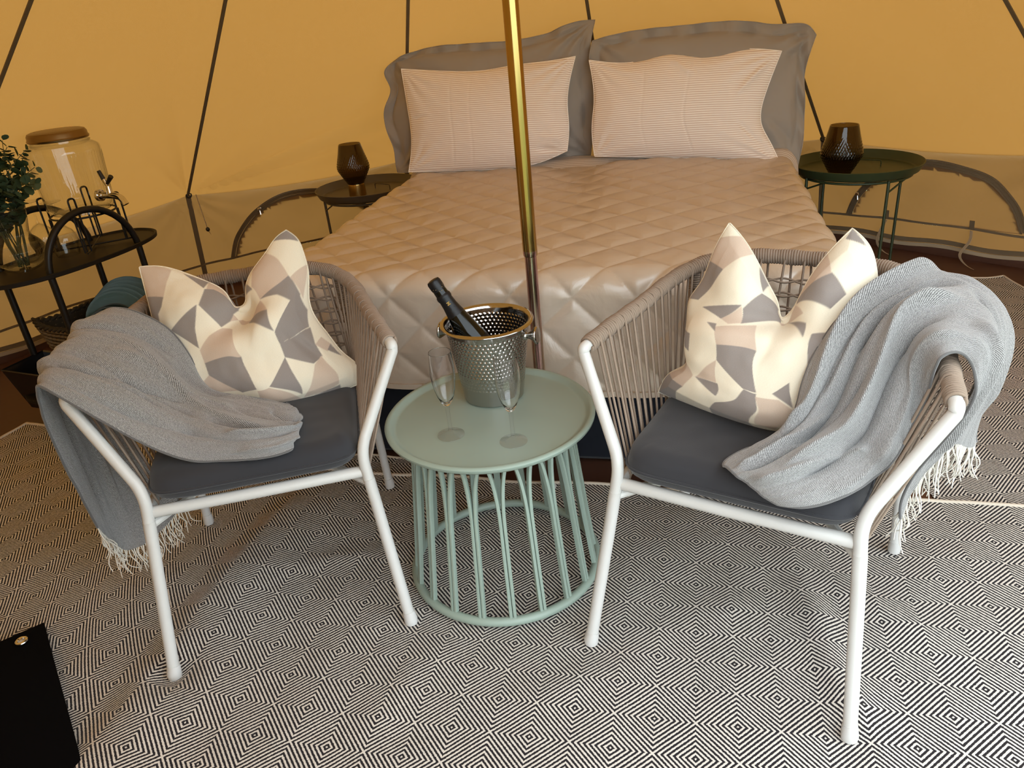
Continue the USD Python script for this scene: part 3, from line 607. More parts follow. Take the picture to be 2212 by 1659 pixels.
def pillow(name, label, cat, mat, bot, right, top, left, v0, z0, tilt, thf, thb, seed, nu=150, nv=100, fl=0., wr=.010, creases=(), group=None, e=.5, sc=1.):
    U = np.array([BU[0], BU[1], 0]); W = np.array([BV[0] * math.cos(tilt), BV[1] * math.cos(tilt), math.sin(tilt)]); N = np.array([-BV[0] * math.sin(tilt), -BV[1] * math.sin(tilt), math.cos(tilt)]); o = bw(0, v0, z0)
    C = coons(bot, right, top, left, nu, nv) * sc; s, t = np.meshgrid(np.linspace(0, 1, nu), np.linspace(0, 1, nv), indexing='ij'); f = puffed(s, t, fl, e)
    q = np.stack([C[..., 0] * 6, C[..., 1] * 6, 0 * s + seed], -1)
    edge = np.clip(np.minimum(np.minimum(s, 1 - s), np.minimum(t, 1 - t)) * 9, 0, 1)
    w = wr * ((meshkit.fbm(q * np.array([1.0, 1.6, 1]), 4, seed) - .5) + .6 * (meshkit.fbm(q * np.array([3.2, 1.2, 1]), 3, seed + 3) - .5) * (1 - edge * .5))
    # pulls running in from the corners
    for cs, ct in ((0, 0), (1, 0), (0, 1), (1, 1)):
        r = np.hypot((s - cs) * 1.5, t - ct); th = np.arctan2(np.abs(t - ct), np.abs(s - cs) * 1.5); w = w + wr * .8 * np.sin(th * 15 + seed + cs * 2) * np.exp(-r / .3) * np.clip(r * 6, 0, 1)
    for (s0, t0, s1, t1, wd, am) in creases:
        dx, dy = (s1 - s0) * 1.5, t1 - t0; L_ = math.hypot(dx, dy); rx, ry = (s - s0) * 1.5, t - t0; al = (rx * dx + ry * dy) / L_; ac = (rx * -dy + ry * dx) / L_
        w = w + am * np.exp(-(ac / wd) ** 2) * np.clip(al / .08, 0, 1) * np.clip((L_ - al) / .08, 0, 1)
    base = o + C[..., :1] * U + C[..., 1:2] * W
    front = base + N * (thf * f + w * np.clip(edge * 1.4, 0, 1) + .003 * edge)[..., None]; back = base - N * (thb * f + .003 * edge)[..., None]
    if fl:   # loose flange ripples
        rip = (1 - np.clip(puffed(s, t, fl) * 4, 0, 1)) * .012 * (np.sin(s * 31 + seed) * np.cos(t * 19 + seed) + .6 * np.sin(s * 57 + t * 23)); front = front + N * rip[..., None]; back = back + N * rip[..., None]
    uv = np.stack([C[..., 0] + .012 * (w / max(wr, 1e-6)), C[..., 1] + w * .4], -1).reshape(-1, 2)
    t_ = thing(name, label, cat, o + U * C[nu // 2, 0, 0], group)
    obj('pillowcase', closed_from(front, back), mat, t_, smooth=True, uv=np.vstack([uv, uv]))
    rim = np.concatenate([front[:, 0], front[-1, 1:], front[-2::-1, -1], front[0, -2:0:-1]]); obj('seam_edge', tube(rim, .0022, 6, closed=True), mat, t_, smooth=True)
    return t_
tg = math.radians(84)
pillow('pillow', 'large plain grey-brown pillow standing at the left of the bed head', 'pillow', M['pillow_grey'],
       [(-.91, -.03), (-.5, -.03), (.05, .0)], [(.05, 0), (.075, .25), (.06, .42), (.085, .575)], [(-.87, .475), (-.80, .50), (-.53, .525), (-.30, .522), (-.11, .545), (0., .575), (.085, .578)], [(-.91, -.03), (-.925, .12), (-.945, .25), (-.90, .36), (-.915, .43), (-.87, .475)],
       1.62, .66, tg, .08, .055, 3, sc=.99, fl=.05, wr=.016, creases=((.05, .1, .3, .25, .03, .008), (.9, .15, .75, .5, .03, -.008)))
pillow('pillow', 'large plain grey-brown pillow standing at the right of the bed head', 'pillow', M['pillow_grey'],
       [(.085, -.01), (.5, -.03), (.96, -.14)], [(.96, -.14), (.985, .10), (.975, .25), (.985, .38), (1.01, .45)], [(.075, .50), (.2, .52), (.50, .53), (.72, .525), (.885, .50), (.97, .49), (1.01, .45)], [(.085, -.01), (.095, .2), (.06, .4), (.075, .50)],
       1.60, .655, tg, .08, .05, 5, sc=.985, fl=.05, wr=.016, creases=((.97, .1, .78, .22, .03, .010), (.97, .22, .80, .40, .03, -.009), (.93, .93, .80, .72, .04, .014), (.97, .8, .86, .80, .03, -.012)))
ts = math.radians(77)
pillow('pillow', 'pale striped pillow on the left half of the bed, in front of the plain one', 'pillow', M['stripe'],
       [(-.81, -.01), (-.45, -.015), (-.15, .01), (-.04, .05)], [(-.04, .05), (-.03, .15), (-.035, .25), (.005, .447)], [(-.812, .453), (-.57, .425), (-.42, .418), (-.27, .43), (-.10, .437), (.005, .447)], [(-.81, -.01), (-.785, .12), (-.79, .25), (-.812, .453)],
       1.50, .662, ts, .080, .04, 8, sc=.985, e=.62, wr=.007, creases=((.98, .03, .80, .16, .03, -.010), (.98, .12, .82, .28, .03, .008), (.0, .5, .16, .55, .02, -.005), (.30, .02, .30, .98, .006, -.0025), (.42, .02, .42, .98, .006, -.002), (.02, .68, .40, .68, .006, -.0015)))
pillow('pillow', 'pale striped pillow on the right half of the bed, in front of the plain one', 'pillow', M['stripe'],
       [(.085, .02), (.40, -.0), (.70, -.025), (.885, -.05)], [(.885, -.05), (.835, .05), (.80, .12), (.815, .25), (.87, .403)], [(.065, .427), (.2, .405), (.31, .41), (.40, .425), (.56, .405), (.70, .42), (.87, .403)], [(.085, .02), (.075, .15), (.085, .25), (.065, .427)],
       1.50, .662, ts, .080, .04, 9, sc=.985, e=.62, wr=.007, creases=((.98, .05, .86, .40, .03, -.011), (.96, .9, .84, .6, .025, .009), (.55, .02, .55, .98, .006, -.0025), (.30, .02, .30, .98, .006, -.002), (.42, .98, .58, .80, .03, .008)))

# ================================================================ armchairs
class Frame:
    def __init__(s, m, u): s.m = np.array([*m, 0.]); s.u = np.array([u[0], u[1], 0.]); s.v = np.array([-u[1], u[0], 0.])
    def __call__(s, *q):
        q = np.asarray(q, float); return s.m + q[..., :1] * s.u + q[..., 1:2] * s.v + q[..., 2:3] * np.array([0, 0, 1.])
LF, RF = Frame((-.565, 1.339), (.98303789, .18340259)), Frame((.3485, 1.118), (.83148, -.5555546))
RAIL_H = [(-.342, .166, .66), (-.322, .265, .675), (-.30, .39, .685), (-.26, .55, .71), (-.20, .62, .725), (-.12, .65, .73), (0, .66, .73)]
RAILP = np.array(RAIL_H + [(-x, y, z) for x, y, z in RAIL_H[-2::-1]])
FT = .012      # feet stand on the rug
def rail_curve(n): return spline(RAILP, n)
def side_rail(s, f): # lower side rail, f 0 front .. 1 back
    return np.array([s * (.232 + .020 * f), .095 + .49 * f, .398])
def armchair(fr, label):
    c = thing('armchair', label, 'chair', fr((0, .3, FT))[0], 'white rope armchairs')
    W = lambda q: fr(*q)
    rc = rail_curve(160)
    # white tubular frame
    for s in (-1, 1):
        foot, knee, arm = np.array([s * .2725, 0, FT + .004]), np.array([s * .232, .09, .405]), np.array([s * .345, .168, .655])
        P = np.vstack([bend([foot, (foot * .10 + knee * .90 + [s * .004, -.004, 0]), knee + [0, 0, .045], arm - (arm - knee) * .03], .055, 8), bend([arm - (arm - knee) * .03, RAILP[0] * [-s, 1, 1], RAILP[1] * [-s, 1, 1] * .4 + RAILP[0] * [-s, 1, 1] * .6], .02, 6)[1:]])
        k = int(np.argmin(np.abs(P[:, 2] - .385))); 
        obj('leg', tube(W(P[:k + 1]), .0135, 14), M['white_metal'], c); obj('arm_post', tube(W(P[k:]), .0128, 14), M['white_metal'], c)
        obj('foot_cap', tube(W([foot - [0, 0, .006], foot + [0, 0, .004], foot + (knee - foot) * .06]), [.0155, .0165, .0145], 14), M['rubber'], c)
        f2, t2 = np.array([s * .272, .607, FT + .004]), np.array([s * .246, .592, .70])
        obj('leg', tube(W([f2, f2 * .5 + t2 * .5, t2]), .0125, 12), M['white_metal'], c)
        obj('foot_cap', tube(W([f2 - [0, 0, .006], f2 + [0, 0, .004], f2 + (t2 - f2) * .04]), [.0145, .0155, .0138], 12), M['rubber'], c)
        obj('side_rail', tube(W([side_rail(s, 0), side_rail(s, .5), side_rail(s, 1)]), .0105, 10), M['white_metal'], c)
        obj('brace', tube(W([np.array([s * .236, .082, .372]), np.array([s * .05, .32, .375]), np.array([0, .36, .378])]), .010, 10), M['white_metal'], c)
        # the rope wound round the rear post
        zz = np.linspace(.50, .70, 420); an = zz * 2 * PI / .0058; ce = f2 + (t2 - f2) * ((zz - f2[2]) / (t2[2] - f2[2]))[:, None]
        obj('post_binding', tube(W(ce + np.stack([np.cos(an), np.sin(an), 0 * an], 1) * .0148), .0030, 5), M['rope'], c, smooth=True)
    obj('front_rail', tube(W([(-.232, .09, .398), (0, .088, .398), (.232, .09, .398)]), .0135, 14), M['white_metal'], c)
    obj('rear_rail', tube(W([(-.252, .585, .398), (0, .60, .398), (.252, .585, .398)]), .0105, 10), M['white_metal'], c)
    obj('top_rail', tube(W(rc[3:-3]), .0118, 12), M['white_metal'], c)
    # rope wound round the whole top rail
    N_ = 4200; P = rail_curve(N_)[int(N_ * .009):int(N_ * .991)]; t = np.gradient(P, axis=0); t /= np.linalg.norm(t, axis=1, keepdims=True)
    a = np.cross(t, [0, 0, 1.]); a /= np.linalg.norm(a, axis=1, keepdims=True); b = np.cross(t, a); L_ = np.r_[0, np.cumsum(np.linalg.norm(np.diff(P, axis=0), axis=1))]; an = L_ * 2 * PI / .0060
    wob = 1 + .05 * np.sin(L_ * 90) + .05 * meshkit.noise(np.stack([L_ * 400, L_ * 0, L_ * 0], 1), 4)
    obj('rope_wrap', tube(W(P + (a * np.cos(an)[:, None] + b * np.sin(an)[:, None]) * .0148 * wob[:, None]), .0034, 5), M['rope'], c, smooth=True)
    # side cords: each runs from the seat rail over the arm and down again
    d = np.r_[0, np.cumsum(np.linalg.norm(np.diff(rc, axis=0), axis=1))]
    for s in (-1, 1):
        half = rc if s < 0 else rc[::-1]
        dh = np.r_[0, np.cumsum(np.linalg.norm(np.diff(half, axis=0), axis=1))]
        for i in range(15):
            f = (i + .35) / 15; top = np.array([np.interp(.025 + f * .455, dh, half[:, k]) for k in range(3)]); lo = side_rail(s, .03 + f * .93)
            out = np.array([s * .0165, 0, -.004]); ou2 = np.array([s * .012, 0, -.004]); wig = .002 * math.sin(i * 2.3)
            A = [lo - ou2 + [0, .001, 0], (lo - ou2) * .5 + (top - out) * .5 + [0, wig, 0], top - out]
            B = [top + out, (lo + ou2) * .5 + (top + out) * .5 + [0, -wig, 0], lo + ou2]
            arc = lambda c0, q0, q1, sg: [c0 + (q0) * math.cos(h) + np.array([0, 0, sg]) * np.linalg.norm(q0) * math.sin(h) for h in np.linspace(0, PI, 6)[1:-1]]
            loop = A + arc(top, -out, out, 1) + B + arc(lo, ou2, -ou2, -1)
            obj('cord', tube(W(np.array(loop)), .0028, 6, closed=True), M['rope'], c, smooth=True)
    # woven back: upright cords crossed by twisted pairs
    for i in range(9):
        u = -.20 + .05 * i; top = rc[np.argmin(np.abs(rc[:, 0] - u) + (rc[:, 1] < .5) * 9)]; lo = np.array([u * 1.15, .595, .398])
        for sg in (-1, 1):
            o1, o2 = np.array([sg * .004, sg * .0165, -.002]), np.array([sg * .010, sg * .011, 0]); mid = (top + o1 + lo + o2) / 2 + [sg * .004, .012, 0]
            obj('back_cord', tube(W(spline([lo + o2, mid, top + o1], 10)), .0028, 6), M['rope'], c, smooth=True)
    for j in range(7):
        z = .475 + .034 * j
        for sg in (-1, 1):
            uu = np.linspace(-.245, .245, 36); vv = .592 + .052 * (1 - (uu / .245) ** 2) * (.45 + .55 * (z - .45) / .25); tw = sg * .0045 * np.cos(uu * 62)
            obj('cross_cord', tube(W(np.stack([uu, vv + tw * .7, z + tw], 1)), .0026, 5), M['rope'], c, smooth=True)
    return c
chair_l = armchair(LF, 'white tubular armchair with taupe rope sides, left of the sage table')
chair_r = armchair(RF, 'white tubular armchair with taupe rope sides, right of the sage table')

# small black woven maker's tag on the left chair's side cords
tg_ = meshkit.text_mesh('JYSK', .010, .0006, True); tv = tg_.vertices - tg_.bounds.mean(0)
o_ = LF(np.array([-.232, .555, .640]))[0]; ex = np.array([0, 0, -1.]) * .96 - LF.u * .25; ex /= np.linalg.norm(ex); ez = LF.u * .75 - LF.v * .65; ez -= ex * (ez @ ex); ez /= np.linalg.norm(ez); ey = np.cross(ez, ex)
to = lambda v, d: o_ + v[:, :1] * ex + v[:, 1:2] * ey + (v[:, 2:3] + d) * ez
bxv, bxf = box((0, 0, 0), (.052, .018, .0016), 0, .0005)
tag_p = obj('woven_tag', (to(bxv, 0), bxf), M['toggle'], chair_l, label='small black woven tag with white letters')
obj('tag_lettering', (to(tv, .0011), tg_.faces), M['fringe'], tag_p, smooth=False)

def seat_cushion(fr, label, seed):
    c = thing('seat_cushion', label, 'cushion', fr((0, .34, .412))[0], 'charcoal seat cushions')
    nu, nv = 90, 90; x = np.linspace(-1, 1, nu); s, t = np.meshgrid(x, x, indexing='ij')
    def sheet(top):
        rnd = lambda q: np.sign(q) * (1 - (1 - np.abs(q)) ** 1.0)
        u = s * (.228 + .012 * (t + 1) / 2); v = .330 + t * .262
        r = np.maximum(np.abs(s), np.abs(t)); cornr = np.clip((np.abs(s) ** 8 + np.abs(t) ** 8) ** (1 / 8) - 1, 0, 1)
        sc = 1 / np.maximum((np.abs(s) ** 9 + np.abs(t) ** 9) ** (1 / 9) / np.maximum(r, 1e-6), 1)
        u, v = u * sc, .335 + (v - .335) * sc
        e = np.clip(1 - r, 0, 1); dome = np.sqrt(np.clip(1 - (1 - np.clip(e / .16, 0, 1)) ** 2, 0, 1)) 
        z0 = .449
        q = np.stack([u * 9, v * 9, 0 * u + seed], -1)
        z = z0 + (.038 * dome + .008 * (1 - r) + .006 * (meshkit.fbm(q, 3, seed) - .5) * dome) * (1 if top else -.90)
        if top: z = z + .004 * np.sin(u * 60 + v * 20) * np.exp(-((np.abs(s) - .95) / .08) ** 2) * dome
        return fr(np.stack([u, v, z], -1))[0]
    f, b = sheet(True), sheet(False); uv = np.stack([s * .24, t * .25], -1).reshape(-1, 2)
    obj('cover', closed_from(f, b), M['seat_fabric'], c, smooth=True)
    rim = np.concatenate([f[:, 0], f[-1, 1:], f[-2::-1, -1], f[0, -2:0:-1]]); obj('piping', tube(rim, .0035, 6, closed=True), M['seat_fabric'], c, smooth=True)
    return c
seat_cushion(LF, 'charcoal seat cushion of the armchair left of the sage table', 3)
seat_cushion(RF, 'charcoal seat cushion of the armchair right of the sage table', 6)

# ================================================================ sage table
TX, TY, TT = -.05949902, 1.58128893, .450
tbl = thing('side_table', 'round sage green metal tray table with arched ribs, between the two armchairs', 'table', (TX, TY, 0))
obj('tray_top', lathe([(0, TT - .003), (.222, TT - .003), (.229, TT - .001), (.236, TT + .006), (.2405, TT + .0085), (.2465, TT + .008), (.250, TT + .004), (.249, TT - .002), (.243, TT - .008), (.230, TT - .014), (.20, TT - .016), (0, TT - .016)], 120, (TX, TY, 0)), M['sage'], tbl, smooth=50)
obj('base_ring', ring_torus((TX, TY, .0235), .2365, .0115, 110, 12), M['sage'], tbl, smooth=True)
obj('collar_ring', ring_torus((TX, TY, TT - .020), .1865, .007, 90, 8), M['sage'], tbl, smooth=True)
NR = 20
def rib_pt(z, off_ang, k):
    R = .2345 + (.1885 - .2345) * np.clip((z - .024) / (TT - .02 - .024), 0, 1) ** .92; a = 2 * PI * (k + .12) / NR - PI / 2 + off_ang
    return np.stack([TX + R * np.cos(a), TY + R * np.sin(a), z], -1), a
for k in range(NR):
    ms = []
    for sg in (-1, 1):
        z = np.r_[np.linspace(.028, .26, 10), np.linspace(.27, TT - .018, 22)]; R = .2345 + (.1885 - .2345) * ((z - .024) / (TT - .044)) ** .92
        f = np.clip((z - .275) / (TT - .018 - .275), 0, 1); off = sg * (.0046 / R + (PI / NR - .0046 / R) * (1 - np.sqrt(np.clip(1 - f ** 2.0, 0, 1))))
        P, a = rib_pt(z, off, k); er = np.stack([np.cos(a), np.sin(a), 0 * a], -1); et = np.stack([-np.sin(a), np.cos(a), 0 * a], -1)
        t = np.gradient(P, axis=0); t /= np.linalg.norm(t, axis=1, keepdims=True); wd = np.cross(t, er); wd /= np.linalg.norm(wd, axis=1, keepdims=True)
        prof = [(-.0044, -.0055), (.0044, -.0055), (.0046, .001), (.0034, .0048), (.0, .0060), (-.0034, .0048), (-.0046, .001)]
        V = np.stack([P + wd * x + er * y for x, y in prof], 1); m = len(P); npf = len(prof)
        i, j = np.meshgrid(np.arange(m - 1), np.arange(npf), indexing='ij'); q = np.stack([i * npf + j, (i + 1) * npf + j, (i + 1) * npf + (j + 1) % npf, i * npf + (j + 1) % npf], -1).reshape(-1, 4)
        F = np.vstack([q[:, [0, 2, 1]], q[:, [0, 3, 2]], [[0, k2, k2 + 1] for k2 in range(1, npf - 1)], [[(m - 1) * npf, (m - 1) * npf + k2 + 1, (m - 1) * npf + k2] for k2 in range(1, npf - 1)]])
        ms.append((V.reshape(-1, 3), F))
    obj('rib', cat_(ms), M['sage'], tbl, smooth=40)

def leaning(prof, p0, axis, n=48):
    v, f = lathe(prof, n); ax = np.array(axis, float); ax /= np.linalg.norm(ax); x = np.cross([0, 1., 0], ax); x /= np.linalg.norm(x); y = np.cross(ax, x)
    return v[:, :1] * x + v[:, 1:2] * y + v[:, 2:] * ax + np.asarray(p0, float), f

# ================================================================ ice bucket, bottle, flutes
BX, BY, BZ = -.046, 1.690, TT - .003
bk = thing('ice_bucket', 'hammered steel ice bucket with two knob handles, standing on the sage table', 'ice bucket', (BX, BY, BZ))
def bucket_skin():
    nz, na = 170, 480; h = np.linspace(0, 1, nz); an = np.arange(na) * 2 * PI / na
    prof_r = lambda z: .0745 + (.1015 - .0745) * z
    def dim(z, sgn):
        d = np.zeros((nz, na)); rows = 15; cols = 56
        for r in range(rows):
            zr = .905 - r * .0475; 
            am = .0017 * (1 if r < 11 else .6)
            u = ((an[None] / (2 * PI) * cols + .5 * (r % 2)) % 1 - .5) * 2 * PI / cols * prof_r(zr); dz = (h[:, None] - zr) * .195
            jit = 1.
            rr = np.sqrt(u ** 2 + dz ** 2); d = d + am * np.clip(1 - (rr / .0043) ** 2, 0, 1) ** 1.3 * (np.abs(dz) < .006)
        return d
    d = dim(h, 1)
    r_out = prof_r(h)[:, None] - d; r_in = prof_r(h)[:, None] - .0022 - d
    def grid(r, z): return np.stack([BX + r * np.cos(an), BY + r * np.sin(an), BZ + np.broadcast_to(z[:, None], r.shape)], -1)
    O = grid(r_out, .004 + h * .193); I = grid(np.maximum(r_in, .001), .006 + h * .191)
    return O, I, nz, na
O, I, nz, na = bucket_skin()
def ringgrid(G):
    m, n = G.shape[:2]; i, j = np.meshgrid(np.arange(m - 1), np.arange(n), indexing='ij'); q = np.stack([i * n + j, i * n + (j + 1) % n, (i + 1) * n + (j + 1) % n, (i + 1) * n + j], -1).reshape(-1, 4)
    return G.reshape(-1, 3), np.vstack([q[:, [0, 1, 2]], q[:, [0, 2, 3]]])
vi, fi = ringgrid(I)
obj('bucket_wall', cat_([ringgrid(O), (vi, fi[:, ::-1])]), M['steel'], bk, smooth=True)
obj('bucket_floor', lathe([(0, BZ), (.070, BZ), (.0745, BZ + .004), (.0725, BZ + .007), (0, BZ + .006)], 80, (BX, BY, 0)), M['steel'], bk)
obj('rim', lathe([(.0985, BZ + .194), (.1000, BZ + .2005), (.1055, BZ + .2035), (.1115, BZ + .2020), (.1130, BZ + .1985), (.1105, BZ + .1960), (.1030, BZ + .1955)], 120, (BX, BY, 0), closed=True), M['steel'], bk, smooth=60)
for ang in (math.radians(-22), math.radians(158)):
    d = np.array([math.cos(ang), math.sin(ang), 0]); c = np.array([BX, BY, BZ + .166]) + d * .0965
    obj('knob_handle', leaning([(0, -.006), (.0105, -.006), (.0105, .001), (.0075, .004), (.0085, .010), (.0135, .018), (.0195, .0245), (.0215, .0275), (.0208, .0300), (.0170, .0318), (.0120, .0312), (.0060, .0325), (0, .0335)], c, d + np.array([0, 0, .10]), 40), M['steel'], bk, smooth=50)

# bottle leaning in the bucket, neck up to the left
bot0, bot1 = np.array([BX + .018, BY - .004, BZ + .050]), np.array(BOT_TOP := (-.165, 1.735, .745)); bax = (bot1 - bot0); BL = np.linalg.norm(bax)
bt = thing('wine_bottle', 'black sparkling wine bottle with a foiled neck leaning in the ice bucket', 'bottle', bot0)
obj('glass_body', leaning([(0, 0), (.030, 0), (.036, .006), (.0375, .02), (.0375, BL - .20), (.036, BL - .175), (.030, BL - .14), (.0225, BL - .10), (.0175, BL - .07), (.0160, BL - .03), (0, BL - .03)], bot0, bax), M['bottle'], bt, smooth=50)
obj('label', leaning([(.0377, BL - .275), (.0379, BL - .274), (.0379, BL - .20), (.0362, BL - .175), (.0360, BL - .176), (.0375, BL - .2)], bot0, bax), M['label_black'], bt, smooth=50)
obj('neck_foil', leaning([(.0228, BL - .10), (.0182, BL - .073), (.0170, BL - .056), (.0190, BL - .050), (.0185, BL - .044), (.0160, BL - .040), (.0155, BL - .030), (.0172, BL - .020), (.0172, BL - .006), (.0150, BL - .001), (.008, BL + .001), (0, BL)], bot0, bax), M['foil'], bt, smooth=50)
ax = bax / BL; xv = np.cross([0, 1., 0], ax); xv /= np.linalg.norm(xv); yv = np.cross(ax, xv)
fc = -yv if (-yv)[1] < 0 else yv
fc = fc * .97 + xv * .2; fc /= np.linalg.norm(fc); tn = np.cross(ax, fc)
pp = bot0 + ax * (BL - .066) + fc * .0186
obj('gold_mark', cat_([tube([pp - tn * w - ax * h2, pp + tn * w - ax * h2], .0013, 5) for w, h2 in ((.004, -.003), (.0025, 0), (.0042, .003))]), M['gold'], bt)
obj('gold_dots', cat_([ball(bot0 + ax * (BL - .026 + .006 * math.sin(i * 1.3)) + (fc * math.cos(i * .35 - 1.1) + tn * math.sin(i * .35 - 1.1)) * .0168, .0009, 1) for i in range(7)]), M['gold'], bt)

def flute(x, y, label, z=TT - .003):
    f = thing('champagne_flute', label, 'glass', (x, y, z), 'champagne flutes on the sage table')
    outer = [(.0095, .082), (.0135, .090), (.0190, .103), (.0235, .120), (.0268, .142), (.0278, .160), (.0270, .182), (.0252, .2085)]
    inner = [(.0242, .2090), (.0259, .182), (.0267, .160), (.0256, .142), (.0223, .121), (.0176, .104), (.0115, .092), (.004, .0855), (0, .0845)]
    obj('bowl', lathe([(0, z + .077), (.0058, z + .079)] + [(r, z + h) for r, h in outer + [(.0247, .2098)] + inner], 64, (x, y, 0)), M['clear_solid'], f, smooth=60)
    obj('stem', lathe([(.0062, z + .0125), (.0044, z + .020), (.0042, z + .045), (.0048, z + .070), (.0062, z + .0765)], 24, (x, y, 0)), M['plastic'], f, smooth=60)
    obj('foot', lathe([(0, z + .0005), (.030, z + .0005), (.0315, z + .0015), (.0310, z + .003), (.020, z + .0065), (.010, z + .0105), (.006, z + .0135), (0, z + .014)], 56, (x, y, 0)), M['plastic'], f, smooth=60)
flute(-.150, 1.507, 'clear champagne flute standing left of the ice bucket')
flute(-.009, 1.451, 'clear champagne flute standing in front of the ice bucket, the nearer of the two')

# ================================================================ bedside tray tables and lanterns
def tray_table(x, y, label, mat, r, ztop, legang):
    t = thing('tray_table', label, 'side table', (x, y, 0))
    z = ztop
    obj('tray', lathe([(0, z - .040), (r - .035, z - .040), (r - .022, z - .034), (r - .004, z - .002), (r - .001, z), (r + .0015, z - .002), (r - .017, z - .038), (r - .030, z - .0455), (0, z - .0455)], 90, (x, y, 0)), M[mat], t, smooth=40)
    obj('carry_handle', tube(np.array([x, y, 0]) + bend([(r * .10, r * .30, z - .039), (r * .10, r * .30, z - .012), (r * .42, r * .02, z - .012), (r * .42, r * .02, z - .039)], .01, 5), .0025, 8), M[mat], t)
    obj('support_ring', ring_torus((x, y, z - .056), r - .045, .0055, 70, 8), M[mat], t, smooth=True)
    for k in range(4):
        a = math.radians(legang + 90 * k); d = np.array([math.cos(a), math.sin(a), 0])
        obj('leg', tube([np.array([x, y, 0]) + d * (r * .93 - .02) + [0, 0, .012], np.array([x, y, 0]) + d * (r * .86) + [0, 0, z - .050]], .0068, 10), M[mat], t)
        obj('foot_pad', lathe([(0, .003), (.008, .003), (.008, .014), (0, .014)], 14, tuple(np.array([x, y, 0]) + d * (r * .93 - .02))), M['rubber'] if False else M[mat], t)
        b = math.radians(legang + 90 * k + 24); e = np.array([math.cos(b), math.sin(b), 0])
        obj('leg_brace', tube([np.array([x, y, 0]) + d * (r * .87) + [0, 0, z - .10], np.array([x, y, 0]) + e * (r - .045) + [0, 0, z - .058]], .004, 8), M[mat], t)
    return t
tray_table(1.676, 3.50, 'dark green tray table at the right of the bed', 'green_table', .283, .54, 9)
tray_table(-.655, 4.06, 'grey-brown tray table behind the left edge of the bed', 'grey_table', .272, .54, 198)

def lantern(x, y, z, label, s, with_base):
    t = thing('lantern', label, 'candle holder', (x, y, z))
    b = .05 * s * 1.2 if with_base else .006
    if with_base:
        obj('base', lathe([(0, z), (.043 * s, z), (.044 * s, z + .004), (.041 * s, z + b - .004), (.040 * s, z + b), (0, z + b)], 48, (x, y, 0)), M['brass'], t)
    zz = z + (b if with_base else .001)
    # ribbed diamond-cut shade
    nz, na = 60, 160; h = np.linspace(0, 1, nz); an = np.arange(na) * 2 * PI / na
    pr = np.interp(h, [0, .04, .10, .36, .44, .52, 1.0], [.042, .046, .050, .078, .080, .0775, .0545]) * s; H = .195 * s
    cut = .0026 * s * np.clip(np.minimum((h - .06) * 20, (.80 - h) * 3), 0, 1)[:, None] * (np.abs(np.sin(an[None] * 22 + h[:, None] * 26)) + np.abs(np.sin(an[None] * 22 - h[:, None] * 26)) - 1)
    ro = pr[:, None] + cut; ri = pr[:, None] - .0028 * s + 0 * an
    G = np.concatenate([np.stack([x + ro * np.cos(an), y + ro * np.sin(an), zz + H * h[:, None] + 0 * ro], -1), np.stack([x + ri * np.cos(an), y + ri * np.sin(an), zz + .004 + (H - .004) * h[:, None] + 0 * ri], -1)[::-1]])
    obj('glass_shade', ringgrid(G), M['smoke'], t, smooth=True)
    obj('glass_floor', lathe([(0, zz), (.042 * s, zz), (.041 * s, zz + .005), (0, zz + .005)], 40, (x, y, 0)), M['smoke'], t)
lantern(1.571, 3.430, .5005, 'smoked diamond-cut glass candle holder on the dark green tray table', 1.10, False)
lantern(-.702, 4.005, .5005, 'smoked diamond-cut glass lantern with a brass foot on the grey-brown tray table', 1.02, True)

# ================================================================ trolley
TC = np.array([-1.65, 2.92]); TA, TB = np.array([.428, .904]), np.array([-.904, .428])
def tr(a, c, z): return np.array([TC[0] + TA[0] * a + TB[0] * c, TC[1] + TA[1] * a + TB[1] * c, z])
TROT = math.atan2(TA[1], TA[0])
trol = thing('drinks_trolley', 'black two-tier drinks trolley with arched handles against the left wall', 'trolley', tr(0, 0, 0))
def oval(z0, ra, rc, n=72):
    a = np.arange(n) * 2 * PI / n; return np.stack([tr(ra * np.sign(math.cos(t)) * abs(math.cos(t)) ** .85, rc * np.sign(math.sin(t)) * abs(math.sin(t)) ** .85, z0) for t in a])
TZ = .60
def oval_slab(rows):
    G = np.stack([oval(z, ra, rc) for ra, rc, z in rows]); v, f = ringgrid(G); n = 72; m = len(rows); k = len(v)
    v = np.vstack([v, tr(0, 0, rows[0][2]), tr(0, 0, rows[-1][2])]); j = np.arange(n); e = (m - 1) * n
    return v, np.vstack([f, np.stack([np.full(n, k), (j + 1) % n, j], 1), np.stack([np.full(n, k + 1), e + j, e + (j + 1) % n], 1)])
obj('top_tray', oval_slab([(.36, .178, TZ - .016), (.372, .188, TZ - .012), (.374, .190, TZ + .002), (.370, .187, TZ + .004), (.366, .183, TZ + .002), (.362, .180, TZ - .004)]), M['tray_black'], trol, smooth=40)
obj('lower_shelf', oval_slab([(.34, .165, .128), (.352, .176, .130), (.352, .176, .142), (.346, .170, .144)]), M['tray_black'], trol, smooth=40)
